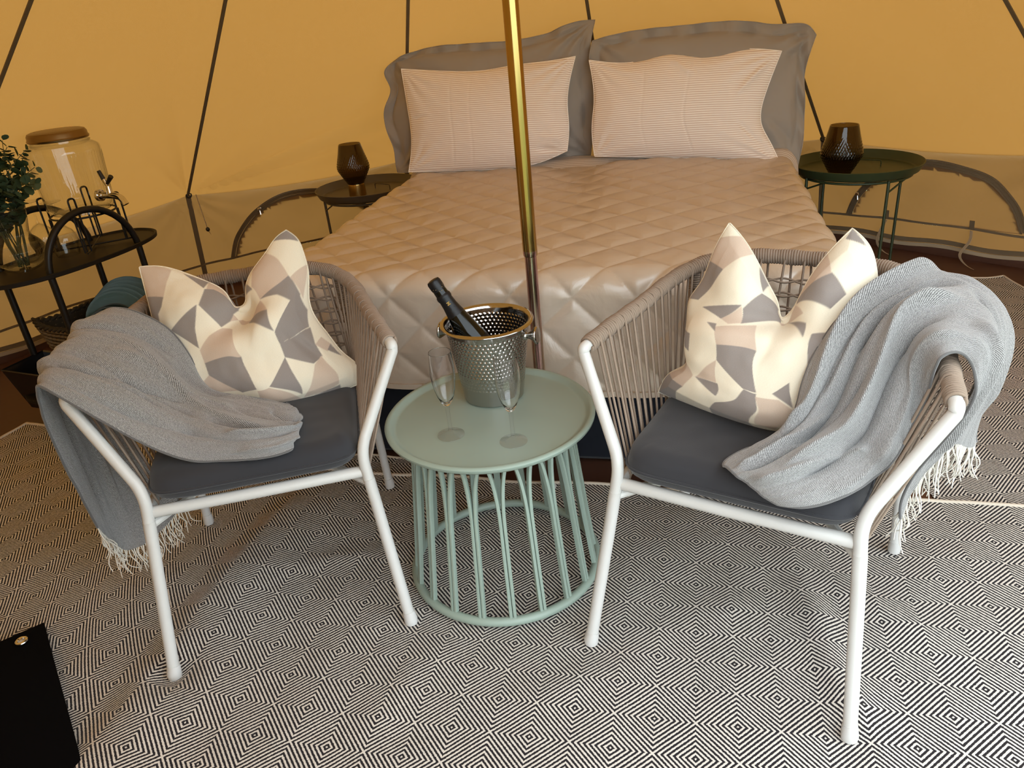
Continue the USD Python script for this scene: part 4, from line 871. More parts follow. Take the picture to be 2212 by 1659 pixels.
for c in (-.135, .135):
    h = np.linspace(0, PI, 30); P = [tr(-.2, c, .060)] + [tr(-.2, c, z) for z in (.2, .4, .56)] + [tr(-.2 * math.cos(t), c, .575 + .2 * math.sin(t)) for t in h] + [tr(.2, c, z) for z in (.56, .4, .2, .060)]
    obj('arched_handle', tube(P, .0125, 12), M['black_metal'], trol, smooth=True)
    for a in (-.2, .2): obj('tray_screw', lathe([(0, 0), (.005, 0), (.005, .004), (0, .005)], 10, tr(a, c * .97 - .012 * np.sign(c), TZ - .02)), M['chrome'], trol)
    for a in (-.2, .2):
        w = tr(a, c, .030); ax_ = np.array([TB[0], TB[1], 0]); obj('castor', cat_([tube([w - ax_ * .014, w - ax_ * .012, w + ax_ * .012, w + ax_ * .014], [.024, .028, .028, .024], 22), tube([tr(a, c, .05), tr(a, c, .072)], .011, 10)]), M['black_metal'], trol)
# deep flared glossy bin at the near end of the lower tier
bn = [(-.345, .125), (-.165, .130), (-.165, -.130), (-.345, -.125)]
def frustum(rows):
    G = np.stack([np.stack([tr(-.255 + (a + .255) * k, c * k2, z) for a, c in bn]) for k, k2, z in rows]); return ringgrid(G)
obj('bin', (lambda m: (m[0], m[1]))(frustum([(.02, .02, .085), (.66, .72, .085), (1.0, 1.0, .250), (1.03, 1.02, .254), (1.0, .99, .258), (.93, .95, .254), (.62, .68, .095), (.02, .02, .095)])), M['black_gloss'], trol, smooth=False, label='glossy black flared bin at the near end of the lower tier')
obj('base_dish', oval_slab([(.12, .10, .062), (.30, .15, .066), (.30, .15, .082), (.12, .10, .084)]), M['black_metal'], trol, smooth=40)

# woven basket with crockery on the lower shelf
bsk = thing('basket', 'woven wicker basket full of crockery on the lower tier of the trolley', 'basket', tr(.03, .01, .146))
BA0, BA1, BC0, BC1 = -.150, .235, -.150, .160; zb0, zb1 = .1455, .345
def bpt(f, z):
    """Point on the basket's wall: f runs round the rim (0..4), the wall flares upward."""
    k = (z - zb0) / (zb1 - zb0); sh = .80 + .20 * k; i = int(f) % 4; g = f - int(f)
    cs = [(BA0, BC0), (BA0, BC1), (BA1, BC1), (BA1, BC0)]; a = cs[i][0] * (1 - g) + cs[(i + 1) % 4][0] * g; c = cs[i][1] * (1 - g) + cs[(i + 1) % 4][1] * g
    ma, mc = (BA0 + BA1) / 2, (BC0 + BC1) / 2; da, dc = (a - ma), (c - mc); ra, rc = (BA1 - BA0) / 2, (BC1 - BC0) / 2; e = 7.; nrm = ((abs(da / ra)) ** e + abs(dc / rc) ** e) ** (1 / e); m = 1 / max(nrm, 1e-6)
    return ma + da * sh * m, mc + dc * sh * m
def rim_z(f): 
    i = int(f) % 4; g = f - int(f); return zb1 + (.028 * (abs(g - .5) * 2) ** 3 if i in (0, 2) else .0 + .028 * (abs(g - .5) * 2) ** 3)
nf = 104; rows = 11
fs = np.linspace(0, 4, nf, endpoint=False)
Gb = np.stack([np.stack([tr(*bpt(f, zb0 + (rim_z(f) - zb0) * r), zb0 + (rim_z(f) - zb0) * r) for f in fs]) for r in np.linspace(0, 1, 14)])
ctr = tr(.04, .005, 0)
inn = Gb + (ctr - Gb) * np.array([.03, .03, 0])
vo, fo = ringgrid(Gb); vi, fi = ringgrid(inn)
obj('basket_core', cat_([(vo, fo[:, ::-1]), (vi, fi)]), M['wicker_dark'], bsk, smooth=40)
obj('basket_floor', prism([tr(*bpt(f, zb0), 0)[:2] for f in fs[::4]], zb0, zb0 + .006), M['wicker_dark'], bsk)
for r in range(rows):
    ms = []
    for i in range(0, nf, 2):
        f = fs[i] + (.5 * 4 / nf * 2 if r % 2 else 0); k0 = (r + .5) / rows
        seg = []
        for g in np.linspace(-.5, .5, 5):
            ff = (f + g * 4 / nf * 2 * .98) % 4; zz = zb0 + (rim_z(ff) - zb0) * (k0 + .012 * math.cos(g * PI)); a, c = bpt(ff, zz); p = tr(a, c, zz); o_ = p - ctr; o_[2] = 0; o_ /= np.linalg.norm(o_); seg.append(p + o_ * .006 * math.cos(g * PI))
        ms.append(tube(seg, .0068, 6))
    obj('woven_row', cat_(ms), M['wicker'], bsk, smooth=True)
rp = np.array([tr(*bpt(f, rim_z(f)), rim_z(f) + .002) for f in fs]); obj('rim_braid', cat_([tube(rp + np.stack([0 * fs, 0 * fs, .006 * np.cos(np.arange(nf) * 1.6 + ph)], 1) + (rp - ctr) * np.array([.04, .04, 0]) * np.sin(np.arange(nf) * 1.6 + ph)[:, None], .007, 6, closed=True) for ph in (0, PI)]), M['wicker_dark'], bsk, smooth=True)

def disc_plate(name, label, cat, c, nrm, r, mat, deep, group):
    t = thing(name, label, cat, c, group); prof = [(0, 0), (r * .55, 0), (r * .62, .002), (r * .92, deep), (r, deep + .002), (r, deep + .006), (r * .91, deep + .005), (r * .58, .006), (0, .006)]
    obj(name + '_body', leaning(prof, c, nrm, 40), M[mat], t, smooth=50)
pn = np.array([.50, -.80, .40])
names = ['nearest', 'second', 'third', 'fourth', 'rearmost']
for i in range(5):
    c = tr(.075 + .022 * i, -.035 + .004 * i, .305 + .006 * i)
    disc_plate('plate', f'dark green plate standing in the wicker basket, {names[i]} of the five', 'plate', c, pn + np.array([.03 * math.sin(i * 2), 0, .02 * i]), .115 + .002 * i, 'plate', .012, 'green plates in the basket')
for i in range(4):
    c = tr(-.045 + .026 * i, -.085 + .004 * i, .290 + .004 * i)
    disc_plate('bowl', f'small dark bowl on edge in front of the green plates, {names[i]} of the four', 'bowl', c, np.array([.42, -.70, .58]), .078, 'bowl', .032, 'dark bowls in the basket')

# glass drinks dispenser on its wire stand
DX = tr(.115, .005, 0); dz = .742
st = thing('dispenser_stand', 'black wire stand under the glass drinks dispenser', 'stand', tr(.115, .005, TZ + .004))
z0 = TZ + .005
for k, (a, c) in enumerate(((1, -1), (1, 1), (-1, 1), (-1, -1))):
    A_, C_ = .115 + a * .098, .005 + c * .085
    hz = dz + (.072 if (a, c) != (1, -1) else .05)
    obj('wire_loop', tube(bend([tr(A_ - .014, C_, z0 + .004), tr(A_ - .014, C_, hz), tr(A_ + .014, C_, hz), tr(A_ + .014, C_, z0 + .004)], .014, 6), .0036, 8), M['black_metal'], st)
    obj('wire_leg', tube([tr(A_ * .98 + .002, C_ * .90, z0 + .004), tr(A_ * .98 + .002, C_ * .90, dz - .01)], .003, 8), M['black_metal'], st)
obj('wire_cross', cat_([tube([tr(.115 - .112, .005 - .098, z0 + .003), tr(.115 + .112, .005 + .098, z0 + .003)], .0032, 8), tube([tr(.115 + .112, .005 - .098, z0 + .003), tr(.115 - .112, .005 + .098, z0 + .003)], .0032, 8)]), M['black_metal'], st)
obj('support_hoop', ring_torus((DX[0], DX[1], dz - .006), .118, .0038, 60, 8), M['black_metal'], st, smooth=True)
ds = thing('drinks_dispenser', 'large ribbed glass drinks dispenser with a tap, on the trolley', 'drinks dispenser', (DX[0], DX[1], dz))
nz, na = 90, 220; h = np.linspace(0, 1, nz); an = np.arange(na) * 2 * PI / na
pr = np.interp(h, [0, .03, .08, .80, .84, .88, .905, 1], [.100, .114, .120, .132, .130, .116, .102, .100]); rib = .0016 * np.clip(np.minimum((h - .12) * 30, (.78 - h) * 30), 0, 1)[:, None] * np.cos(an * 55)[None] * (np.sin(an + 2.2) > -.2)[None]
ro = pr[:, None] + rib; ri = pr[:, None] - .0045 + 0 * an; H = .285
G = np.concatenate([np.stack([DX[0] + ro * np.cos(an), DX[1] + ro * np.sin(an), dz + H * h[:, None] + 0 * ro], -1), np.stack([DX[0] + ri * np.cos(an), DX[1] + ri * np.sin(an), dz + .010 + (H - .010) * h[:, None] + 0 * ri], -1)[::-1]])
obj('jar', ringgrid(G), M['glass'], ds, smooth=True)
obj('jar_floor', lathe([(0, dz), (.100, dz), (.099, dz + .010), (0, dz + .012)], 60, (DX[0], DX[1], 0)), M['glass'], ds)
obj('lid', lathe([(0, dz + H + .022), (.085, dz + H + .020), (.098, dz + H + .016), (.103, dz + H + .008), (.104, dz + H - .004), (.107, dz + H - .008), (.106, dz + H - .014), (.1015, dz + H - .016), (.1015, dz + H), (0, dz + H + .004)], 72, (DX[0], DX[1], 0)), M['lid'], ds, smooth=40)
obj('lid_thread', ring_torus((DX[0], DX[1], dz + H - .024), .1035, .0022, 60, 6), M['glass'], ds, smooth=True)
td = np.array([.93, -.36, 0]); td /= np.linalg.norm(td); tp = np.array([DX[0], DX[1], dz + .060]) + td * .118
tap = obj('tap', cat_([tube([tp - td * .012, tp + td * .001, tp + td * .002, tp + td * .012], [.022, .022, .017, .014], 20), tube(bend([tp + td * .01, tp + td * .058, tp + td * .094 + [0, 0, -.008], tp + td * .108 + [0, 0, -.036]], .022, 6), .0125, 16), tube([tp + td * .046, tp + td * .046 + [0, 0, .034]], [.012, .008], 16), tube([tp + td * .046 + [0, 0, .038], tp + td * .038 + [0, 0, .060]], [.0075, .0085], 12)]), M['chrome'], ds, smooth=40)
obj('tap_lever', cat_([tube([tp + td * .038 + [0, 0, .058], tp + td * .026 + [0, 0, .092]], [.0085, .007], 12), tube([tp + td * .046 + [0, 0, .042], tp + td * .078 + [0, 0, .070]], [.006, .009], 12)]), M['toggle'], ds, smooth=40, label='black lever of the tap')

# vase and eucalyptus
VX = tr(-.185, .012, TZ + .004); vz = VX[2]
vs = thing('vase', 'ribbed clear glass vase with a round belly, on the near end of the trolley', 'vase', VX)
nz, na = 80, 200; h = np.linspace(0, 1, nz); an = np.arange(na) * 2 * PI / na; Hv = .225
pr = np.interp(h, [0, .02, .08, .22, .34, .44, .52, .58, .75, .92, 1], [.045, .058, .075, .090, .090, .078, .060, .055, .063, .070, .072]); rib = .0010 * np.clip((h - .08) * 20, 0, 1)[:, None] * np.cos(an * 64)[None]
ro = pr[:, None] + rib; ri = pr[:, None] - .0032 + 0 * an
G = np.concatenate([np.stack([VX[0] + ro * np.cos(an), VX[1] + ro * np.sin(an), vz + Hv * h[:, None] + 0 * ro], -1), np.stack([VX[0] + ri * np.cos(an), VX[1] + ri * np.sin(an), vz + .008 + (Hv - .008) * h[:, None] + 0 * ri], -1)[::-1]])
obj('vase_wall', ringgrid(G), M['glass'], vs, smooth=True); obj('vase_floor', lathe([(0, vz), (.045, vz), (.044, vz + .008), (0, vz + .009)], 48, (VX[0], VX[1], 0)), M['glass'], vs)
eu = thing('eucalyptus_bunch', 'bunch of eucalyptus branches with round green leaves standing in the ribbed vase', 'plant', VX + [0, 0, .02])
def leaf_mesh(c, d, n, L_, Wd):
    d = d / np.linalg.norm(d); s = np.cross(n, d); s /= np.linalg.norm(s) + 1e-9; n2 = np.cross(d, s)
    out = [(0, 0, 0), (.25, .42, .06), (.55, .52, .05), (.85, .34, .02), (1, 0, -.02), (.85, -.34, .02), (.55, -.52, .05), (.25, -.42, .06), (.52, 0, -.04)]
    V = np.array([c + d * x * L_ + s * y * Wd + n2 * z * L_ for x, y, z in out]); k = 8
    F = [[k, i, (i + 1) % 8] for i in range(8)]; V2 = np.vstack([V, V - n2 * .0008]); F2 = F + [[a + 9, c_ + 9, b_ + 9] for a, b_, c_ in F]
    return V2, np.array(F2)
lr = np.random.default_rng(21); nleaf = 0; extra = []
tips = [(.030, .20, .40), (.10, .16, .37), (.15, .24, .34), (-.02, .10, .36), (-.10, .05, .33), (.17, .10, .22), (.22, .20, .25), (.05, -.05, .33), (-.14, .16, .27), (.08, .27, .30), (-.05, -.12, .27), (.14, -.10, .20), (.0, .0, .40), (-.16, -.05, .22), (.19, .02, .15), (.26, .12, .17), (.03, .10, .30), (.12, .05, .30)]
for bi, (ta, tb, th) in enumerate(tips):
    # spread: along the trolley, towards the room, and up
    root = VX + [.018 * math.cos(bi * 2.4), .018 * math.sin(bi * 2.4), .014]; mouth = VX + [.042 * math.cos(bi * 2.1 + .5), .042 * math.sin(bi * 2.1 + .5), Hv]
    tip = VX + np.array([TA[0] * tb * .5 - TB[0] * ta * .62 - .02, TA[1] * tb * .5 - TB[1] * ta * .62, Hv * .86 + th * .62])
    P = spline([root, mouth * .97 + VX * .03, mouth * .45 + tip * .55 + [0, 0, .025], tip], 26)
    br = obj('branch', tube(P, np.linspace(.0026, .0010, 26), 6), M['stem'], eu, smooth=True)
    nl = 13
    for q in range(nl):
        f = .42 + .58 * q / (nl - 1); i = min(int(f * 25), 25); c = P[i]; t = P[min(i + 1, 25)] - P[max(i - 1, 0)]; t /= np.linalg.norm(t)
        a = lr.uniform(0, 6.28); x = np.cross(t, [0, 0, 1.]) + .01; x /= np.linalg.norm(x); y = np.cross(t, x)
        for sg in (0, PI):
            dd = x * math.cos(a + sg) + y * math.sin(a + sg) + t * lr.uniform(.1, .8); nn = t * 1.0 + lr.normal(0, .35, 3); L_ = lr.uniform(.026, .040) * (1 - .25 * (q == nl - 1))
            m = leaf_mesh(c + dd * .003, dd, nn, L_, L_ * lr.uniform(.85, 1.05))
            if nleaf < 290: obj('leaf', m, M['leaf'], br, smooth=True); nleaf += 1
            else: extra.append(m)
if extra: obj('leaves', cat_(extra), M['leaf'], eu, smooth=True, kind='stuff')

def wine_glass(a, c, label):
    o = tr(a, c, TZ + .0045); x, y, z = o; t = thing('wine_glass', label, 'glass', o, 'upturned wine glasses')
    outer = [(.040, 0), (.0465, .025), (.052, .048), (.050, .072), (.040, .094), (.020, .112), (.0065, .120)]
    inner = [(.0048, .1165), (.019, .109), (.0385, .092), (.0485, .071), (.0505, .048), (.045, .025), (.0387, 0)]
    obj('bowl', lathe([(r, z + q) for r, q in outer] + [(.0, z + .121), (.0, z + .1155)] + [(r, z + q) for r, q in inner], 56, (x, y, 0)), M['glass'], t, smooth=60)
    obj('stem', lathe([(.0065, z + .119), (.0042, z + .13), (.0038, z + .17), (.0045, z + .196)], 20, (x, y, 0)), M['glass'], t, smooth=60)
    obj('foot', lathe([(0, z + .195), (.006, z + .197), (.030, z + .202), (.036, z + .204), (.036, z + .2055), (0, z + .207)], 44, (x, y, 0)), M['glass'], t, smooth=60)
wine_glass(-.012, -.005, 'upturned wine glass on the trolley, in front of the dispenser stand')
wine_glass(-.005, .118, 'upturned wine glass at the back of the trolley, right behind the vase')

# ================================================================ printed scatter cushions, chopped into two ears
CREAM, BEIGE, TAUPE = (.76, .69, .55), (.57, .45, .355), (.265, .23, .21)
def chopped_cushion(fr, label, o, U2, bot, right, top, left, prints, bulges, seed, nu=230, nv=230):
    U2 = np.array(U2, float); U2 /= np.linalg.norm(U2); u3 = fr.u * U2[0] + fr.v * U2[1]; b3 = fr.u * -U2[1] + fr.v * U2[0]; tl = math.radians(66)
    W = b3 * math.cos(tl) + np.array([0, 0, math.sin(tl)]); N = -b3 * math.sin(tl) + np.array([0, 0, math.cos(tl)]); O = fr(o)[0]
    C = coons(bot, right, top, left, nu, nv); s, t = np.meshgrid(np.linspace(0, 1, nu), np.linspace(0, 1, nv), indexing='ij')
    f = (np.maximum(4 * s * (1 - s), 0) ** .55) * (np.maximum(np.minimum(t * 3.2, 1) * (2 - np.minimum(t * 3.2, 1)), 0) ** .5) * (np.maximum(1 - t ** 2.2, 0) ** .6)
    a, w = C[..., 0], C[..., 1]
    edge = np.clip(np.minimum(np.minimum(s, 1 - s), np.minimum(t, 1 - t)) * 14, 0, 1)
    q = np.stack([a * 9, w * 9, 0 * a + seed], -1)
    d = .085 * f + .012 * (meshkit.fbm(q, 3, seed) - .5) * edge + .006 * (meshkit.fbm(q * 2.6, 2, seed + 2) - .5) * edge
    for kind, x0, y0, sx, sy, ang, am in bulges:
        c_, s_ = math.cos(ang), math.sin(ang); rx, ry = (a - x0) * c_ + (w - y0) * s_, -(a - x0) * s_ + (w - y0) * c_
        if kind == 'bump': d = d + am * np.exp(-(rx / sx) ** 2 - (ry / sy) ** 2) * edge
        else: d = d + am / (1 + np.exp(ry / sy)) * np.exp(-(rx / sx) ** 4) * edge      # a lip: everything below the line stands forward
    base = O + a[..., None] * u3 + w[..., None] * W
    front = base + N * d[..., None] + 0; back = base - N * (.055 * f * (1 - .5 * t) + .002 * edge)[..., None]
    col = np.empty((nu, nv, 3)); col[:] = CREAM
    tone = {'B': BEIGE, 'T': TAUPE, 'C': CREAM}
    SS = 3; so, to = np.meshgrid((np.arange(nu * SS) - (SS - 1) / 2) / (SS * (nu - 1)), (np.arange(nv * SS) - (SS - 1) / 2) / (SS * (nv - 1)), indexing='ij'); big = np.empty((nu * SS, nv * SS, 3)); big[:] = CREAM
    for k, poly in prints: big[in_poly(so, to, np.array(poly) / 1000.)] = tone[k]
    col = big.reshape(nu, SS, nv, SS, 3).mean((1, 3))
    bc = np.empty((nu, nv, 3)); bc[:] = BEIGE
    m1 = (np.floor(s * 4 + t * 2) + np.floor(t * 4 - s)) % 3; bc[m1 == 0] = TAUPE; bc[m1 == 1] = CREAM; bc[t > .62] = TAUPE
    col = col * (.96 + .08 * meshkit.noise(q * .7, 3))[..., None]
    c = thing('scatter_cushion', label, 'cushion', O)
    uv = np.stack([a, w], -1).reshape(-1, 2)
    obj('cover', closed_from(front, back), M['print'], c, smooth=True, uv=np.vstack([uv, uv]), color=np.vstack([col.reshape(-1, 3), bc.reshape(-1, 3)]))
    rim = np.concatenate([front[:, 0], front[-1, 1:], front[-2::-1, -1], front[0, -2:0:-1]])[::2]; rc_ = np.concatenate([col[:, 0], col[-1, 1:], col[-2::-1, -1], col[0, -2:0:-1]])[::2]
    tv, tf = tube(rim, .0018, 5, closed=True); obj('edge_seam', (tv, tf), M['print'], c, smooth=True, uv=np.repeat(rim[:, :2], 5, 0), color=np.repeat(rc_, 5, 0))
    return front
PRINT_L = [('B', [(0, 1000), (74, 1000), (153, 987), (118, 886), (92, 777), (0, 790), (9, 891)]), ('T', [(0, 790), (92, 777), (74, 712), (48, 664), (48, 546), (4, 659)]), ('T', [(210, 987), (341, 1000), (306, 917)]), ('B', [(341, 1000), (437, 987), (441, 939), (319, 917)]), ('T', [(310, 913), (358, 939), (441, 934), (541, 1000), (441, 812), (415, 729), (376, 659), (275, 773)]), ('T', [(266, 773), (245, 598), (105, 550)]), ('T', [(105, 550), (245, 598), (249, 454)]), ('B', [(319, 572), (380, 655), (441, 690), (524, 533), (253, 345), (249, 441)]), ('T', [(253, 345), (524, 533), (511, 210), (410, 144), (258, 258)]), ('B', [(258, 258), (393, 157), (266, 122), (210, 192)]), ('T', [(515, 856), (747, 681), (782, 515)]), ('B', [(441, 812), (699, 795), (747, 681), (515, 856), (415, 729)]), ('T', [(900, 620), (956, 620), (983, 520), (948, 428), (773, 432), (782, 511)]), ('T', [(773, 432), (952, 424), (921, 332), (913, 249), (852, 231), (751, 349)]), ('T', [(895, 773), (926, 699), (961, 616), (900, 620), (808, 729), (699, 803)]), ('B', [(843, 1000), (895, 773), (699, 803), (672, 939), (742, 1000)]), ('T', [(1000, 1000), (1000, 904), (913, 1000)]), ('B', [(1000, 769), (974, 585), (952, 651), (900, 755)]), ('T', [(751, 349), (734, 214), (581, 218)]), ('T', [(734, 214), (703, 70), (581, 218)]), ('B', [(852, 223), (908, 253), (891, 52), (830, 39), (707, 48)]), ('T', [(895, 44), (904, 9), (786, 17), (699, 35)]), ('B', [(965, 349), (983, 293), (948, 258), (917, 323)]), ('T', [(983, 293), (987, 197), (952, 266)]), ('T', [(664, 1000), (668, 921), (611, 991), (642, 1000)]), ('B', [(507, 192), (489, 96), (585, 4), (699, 35), (576, 210)])]
PRINT_R = [('B', [(0, 913), (92, 1000), (197, 1000), (114, 812), (4, 786)]), ('T', [(4, 790), (114, 812), (61, 598), (4, 572), (4, 690)]), ('T', [(262, 1000), (306, 1000), (362, 1000), (362, 930)]), ('T', [(105, 585), (288, 755), (231, 611)]), ('T', [(297, 742), (358, 917), (480, 996), (502, 900), (328, 672)]), ('B', [(231, 611), (288, 747), (328, 677), (284, 624)]), ('T', [(629, 996), (838, 882), (886, 734), (817, 707), (620, 969)]), ('B', [(860, 1000), (834, 882), (633, 991), (738, 996)]), ('T', [(1000, 1000), (991, 895), (952, 983)]), ('B', [(611, 974), (664, 821), (520, 926), (480, 869)]), ('B', [(245, 568), (393, 729), (480, 633), (279, 489)]), ('T', [(279, 489), (480, 633), (528, 367), (454, 341), (288, 406)]), ('T', [(541, 917), (690, 734), (716, 620)]), ('T', [(183, 550), (236, 581), (258, 550)]), ('B', [(148, 227), (288, 406), (284, 271)]), ('T', [(148, 227), (293, 271), (306, 188)]), ('B', [(44, 279), (131, 227), (148, 118), (4, 122)]), ('T', [(4, 127), (148, 122), (100, 0), (4, 0), (0, 39)]), ('T', [(328, 135), (362, 179), (459, 341), (528, 358), (493, 26), (297, 13)]), ('T', [(598, 341), (681, 380), (677, 231)]), ('T', [(13, 415), (96, 432), (105, 341), (31, 354)]), ('B', [(524, 336), (624, 293), (677, 218), (677, 122), (590, 48), (524, 79)]), ('B', [(760, 445), (878, 467), (882, 301), (764, 258)]), ('T', [(755, 616), (865, 559), (878, 467), (760, 445)])]
#PRINTS#
FRONT_L = chopped_cushion(LF, 'patchwork-print cushion with two raised ears on the armchair left of the table', (.02, .385, .475), (1, -.05),
    [(-.25, .015), (-.12, .0), (.019, -.022), (.124, -.015), (.228, .008)], [(.228, .008), (.234, .05), (.205, .088), (.170, .148), (.147, .193), (.139, .235), (.148, .304), (.144, .358), (.134, .395), (.111, .419)],
    [(-.253, .376), (-.21, .372), (-.149, .347), (-.098, .317), (-.056, .276), (-.040, .245), (-.024, .247), (-.010, .287), (.015, .332), (.054, .372), (.088, .407), (.111, .419)],
    [(-.25, .015), (-.232, .10), (-.238, .19), (-.245, .28), (-.253, .376)], PRINT_L,
    [('bump', -.03, .215, .05, .03, .5, -.035), ('bump', .05, .19, .09, .05, .6, .022), ('bump', -.13, .26, .06, .05, -.3, .018), ('lip', -.02, .20, .10, .010, .55, .020), ('bump', .12, .12, .05, .012, -.9, -.012)], 4)
FRONT_R = chopped_cushion(RF, 'patchwork-print cushion with two raised ears on the armchair right of the table', (.02, .31, .475), (1, -.10),
    [(-.268, .015), (-.189, .003), (-.081, -.009), (.06, -.008), (.235, .01)], [(.235, .01), (.19, .10), (.16, .20), (.141, .313), (.130, .353), (.107, .394), (.072, .421)],
    [(-.180, .411), (-.150, .387), (-.095, .326), (-.059, .279), (-.038, .247), (-.026, .226), (-.014, .238), (.0, .276), (.022, .340), (.049, .388), (.072, .421)],
    [(-.268, .015), (-.246, .066), (-.214, .096), (-.224, .128), (-.231, .179), (-.235, .239), (-.220, .270), (-.207, .322), (-.199, .36), (-.180, .411)], PRINT_R,
    [('lip', -.06, .198, .20, .008, .06, .038), ('bump', -.12, .28, .05, .07, .2, .020), ('bump', .05, .30, .05, .07, -.2, .020), ('bump', -.025, .215, .04, .02, 0, -.03)], 7)

# ================================================================ wool throws
def throw(fr, label, ctrl, folds, size, seed, nu=230, nv=130, flaps=(), frame=None):
    C = np.asarray(ctrl, float); P = bspline_surface(C, nu, nv); P = fr(P)[0]
    p, q = np.meshgrid(np.linspace(0, 1, nu), np.linspace(0, 1, nv), indexing='ij'); N = grid_normals(P)
    mid = P[int(nu * .75), nv // 2]; 
    if N[int(nu * .75), nv // 2] @ np.array([0, -.3, 1.]) < 0: N = -N
    d = np.zeros_like(p)
    for (p0, q0, p1, q1, wd, am, asym) in folds:
        f = (p - p0) / (p1 - p0 + 1e-9); qc = q0 + (q1 - q0) * f; win = np.clip(f * 6, 0, 1) * np.clip((1 - f) * 6, 0, 1) if p1 > p0 else 0; win = win * win * (3 - 2 * win)
        x = (q - qc - .008 * np.sin(f * 9 + seed)) / wd; d = d + am * win * np.where(x < 0, np.exp(-np.abs(x * (1 + asym)) ** 1.45), np.exp(-np.abs(x / (1 + asym)) ** 1.45))
    v3 = np.stack([p * 9, q * 5, 0 * p + seed], -1)
    rise = np.clip(p * 12, 0, 1) * np.clip((1 - p) * 12 + .3, 0, 1)
    d = d + .013 * (meshkit.fbm(v3 * np.array([.6, 1.5, 1]), 3, seed) - .5) + .007 * rise * (meshkit.fbm(v3 * np.array([1.3, 3.6, 1]), 3, seed + 1) - .5)
    P = P + N * d[..., None]; N2 = grid_normals(P); N2 = N2 if (N2 * N).sum() > 0 else -N2
    t = thing('throw', label, 'throw', fr((0, .3, .5))[0])
    uv = np.stack([q * size[0], p * size[1]], -1).reshape(-1, 2)
    obj('woven_cloth', closed_from(P + N2 * .0015, P - N2 * .0018), M['throw'], t, smooth=True, uv=np.vstack([uv, uv]))
    for e in (P[-1], P[:, 0], P[:, -1]): obj('edge_roll', tube(e, .0028, 6), M['throw'], t, smooth=True, uv=np.zeros((len(e) * 6 + 2, 2)))
    # knotted fringe along the hem
    r = np.random.default_rng(seed); ms = []; hem = P[0]; L_ = np.r_[0, np.cumsum(np.linalg.norm(np.diff(hem, axis=0), axis=1))]; n = int(L_[-1] / .0058)
    for i in range(n):
        s = (i + .5) / n * L_[-1]; b = np.array([np.interp(s, L_, hem[:, k]) for k in range(3)]); j = (r.normal(0, 1, 3) * .010) * [1, 1, 0]; tw = r.normal(0, .006, (3, 3)) * [1, 1, .3]; ln = r.uniform(.060, .085)
        g = .012 * math.sin(i * .9)
        z = b[2] - ln; z = max(z, .024)
        pts = [b, b + [0, 0, -ln * .3] + j * .3 + tw[0] * .4, b + [0, 0, -ln * .65] + j * .7 + tw[1], np.array([b[0] + j[0] + g * .4, b[1] + j[1], z]) + tw[2] * [1, 1, 0]]
        ms.append(tube(spline(pts, 8), np.linspace(.0019, .0011, 8), 5))
    obj('fringe', cat_(ms), M['fringe'], t, smooth=True, label='cream knotted fringe of the throw')
    for k, fl in enumerate(flaps):
        S = bspline_surface(np.asarray(fl, float), 60, 50); S = fr(S)[0]; n_ = grid_normals(S); 
        if n_[30, 25] @ np.array([0, -.3, 1.]) < 0: n_ = -n_
        x, y = np.meshgrid(np.linspace(0, 1, 60), np.linspace(0, 1, 50), indexing='ij'); S = S - n_ * (.035 * np.clip(1 - x * 3, 0, 1))[..., None] + n_ * (.008 * (meshkit.fbm(np.stack([x * 4, y * 4, 0 * x + k], -1), 3, seed + k) - .5))[..., None]
        u_ = np.stack([x * .2 + k * .3, y * .2], -1).reshape(-1, 2)
        obj('folded_corner', closed_from(S + n_ * .0015, S - n_ * .0018), M['throw'], t, smooth=True, uv=np.vstack([u_, u_]))
    return P
TL = [[(-.425, .27, .275), (-.420, .335, .165), (-.39, .34, .15), (-.345, .37, .155), (-.28, .46, .18)],
      [(-.422, .24, .44), (-.418, .31, .41), (-.415, .37, .41), (-.39, .42, .41), (-.37, .50, .42)],
      [(-.412, .205, .60), (-.407, .28, .61), (-.405, .35, .62), (-.385, .42, .635), (-.36, .49, .65)],
      [(-.392, .180, .690), (-.382, .235, .714), (-.370, .31, .730), (-.340, .38, .746), (-.290, .45, .756)],
      [(-.333, .138, .676), (-.276, .185, .674), (-.246, .275, .684), (-.212, .365, .692), (-.165, .415, .690)],
      [(-.175, .108, .53), (-.160, .160, .575), (-.140, .225, .590), (-.125, .305, .585), (-.112, .372, .560)],
      [(-.059, .090, .492), (-.045, .106, .535), (-.036, .161, .555), (-.036, .263, .545), (-.041, .365, .51)],
      [(.050, .070, .492), (.064, .085, .522), (.069, .128, .535), (.064, .216, .525), (.050, .318, .497)],
      [(.082, .125, .492), (.100, .155, .496), (.109, .195, .496), (.100, .245, .496), (.070, .312, .493)]]
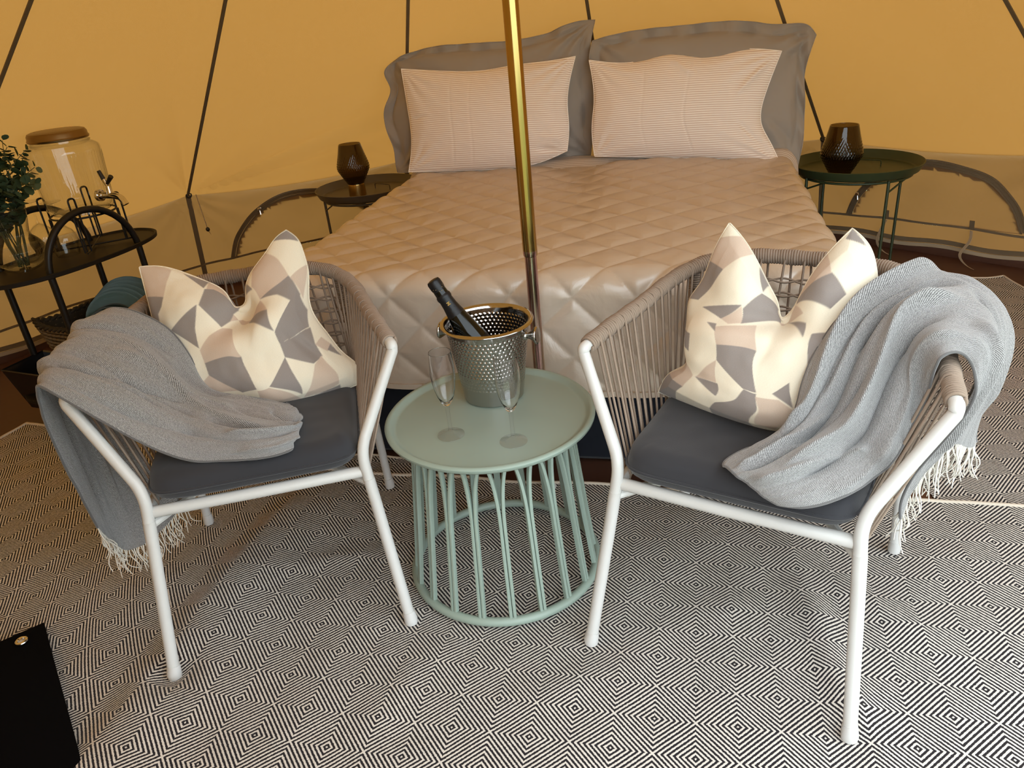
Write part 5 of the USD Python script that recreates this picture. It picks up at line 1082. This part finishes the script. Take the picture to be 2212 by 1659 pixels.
throw(LF, 'grey herringbone wool throw over the arm of the armchair left of the table', TL,
      [(.05, .25, .40, .33, .045, .016, .3), (.02, .55, .42, .60, .05, -.014, .2), (.05, .80, .4, .78, .05, .012, .2), (.42, .10, .72, .22, .035, -.010, .6), (.40, .42, .70, .40, .030, -.012, .5), (.46, .55, .80, .62, .04, .014, .4), (.38, .28, .62, .34, .02, -.008, .8), (.62, .20, .97, .34, .05, -.012, .4), (.68, .42, .98, .46, .04, -.013, .4),
       (.72, .62, .99, .60, .035, -.014, .5), (.70, .80, .98, .76, .04, .012, .3), (.78, .12, .99, .20, .04, .010, .3), (.55, .75, .80, .85, .04, -.010, .5), (.36, .70, .56, .80, .03, -.008, .4), (.33, .18, .66, .52, .022, -.012, .9), (.45, .66, .90, .40, .025, .012, .8), (.74, .30, .99, .50, .022, .014, .6), (.84, .70, .99, .55, .025, -.014, .5)], (.62, 1.15), 13)
TR_ = [[(.285, .27, .345), (.308, .30, .425), (.340, .33, .490), (.366, .38, .470), (.390, .45, .445)],
       [(.312, .25, .50), (.338, .28, .56), (.370, .33, .60), (.392, .39, .60), (.398, .47, .58)],
       [(.362, .245, .64), (.375, .29, .68), (.388, .35, .70), (.390, .42, .712), (.378, .52, .70)],
       [(.338, .262, .712), (.350, .315, .738), (.350, .40, .752), (.318, .47, .770), (.252, .53, .768)],
       [(.300, .225, .708), (.282, .30, .735), (.262, .37, .758), (.242, .44, .775), (.200, .46, .768)],
       [(.290, .250, .62), (.250, .28, .665), (.210, .31, .705), (.165, .34, .728), (.125, .37, .728)],
       [(.268, .187, .545), (.225, .20, .585), (.180, .22, .615), (.130, .23, .635), (.085, .24, .632)],
       [(.240, .150, .508), (.190, .15, .548), (.140, .16, .570), (.100, .17, .580), (.080, .185, .562)],
       [(.190, .070, .494), (.130, .070, .530), (.080, .085, .545), (.045, .11, .540), (.020, .14, .515)],
       [(.105, .030, .482), (.062, .030, .500), (.022, .042, .515), (.000, .065, .512), (-.016, .090, .497)]]
throw(RF, 'grey herringbone wool throw piled over the arm of the armchair right of the table', TR_,
      [(.02, .30, .36, .30, .06, .018, .2), (.02, .62, .36, .58, .06, -.020, .2), (.05, .85, .36, .82, .05, .012, .2), (.34, .70, .86, .55, .045, -.036, .5), (.36, .52, .92, .36, .045, .036, .6), (.38, .36, .92, .22, .038, -.030, .5), (.34, .90, .84, .80, .04, .030, .5), (.52, .80, .99, .72, .035, -.018, .5),
       (.36, .16, .78, .10, .05, .016, .4), (.58, .50, .99, .52, .035, -.024, .5), (.72, .20, .99, .36, .045, .022, .4), (.44, .78, .70, .74, .02, -.016, .7), (.66, .10, .90, .04, .04, .014, .4), (.40, .62, .62, .66, .02, -.012, .6), (.70, .62, .99, .60, .03, .016, .5)], (.60, 1.2), 17)
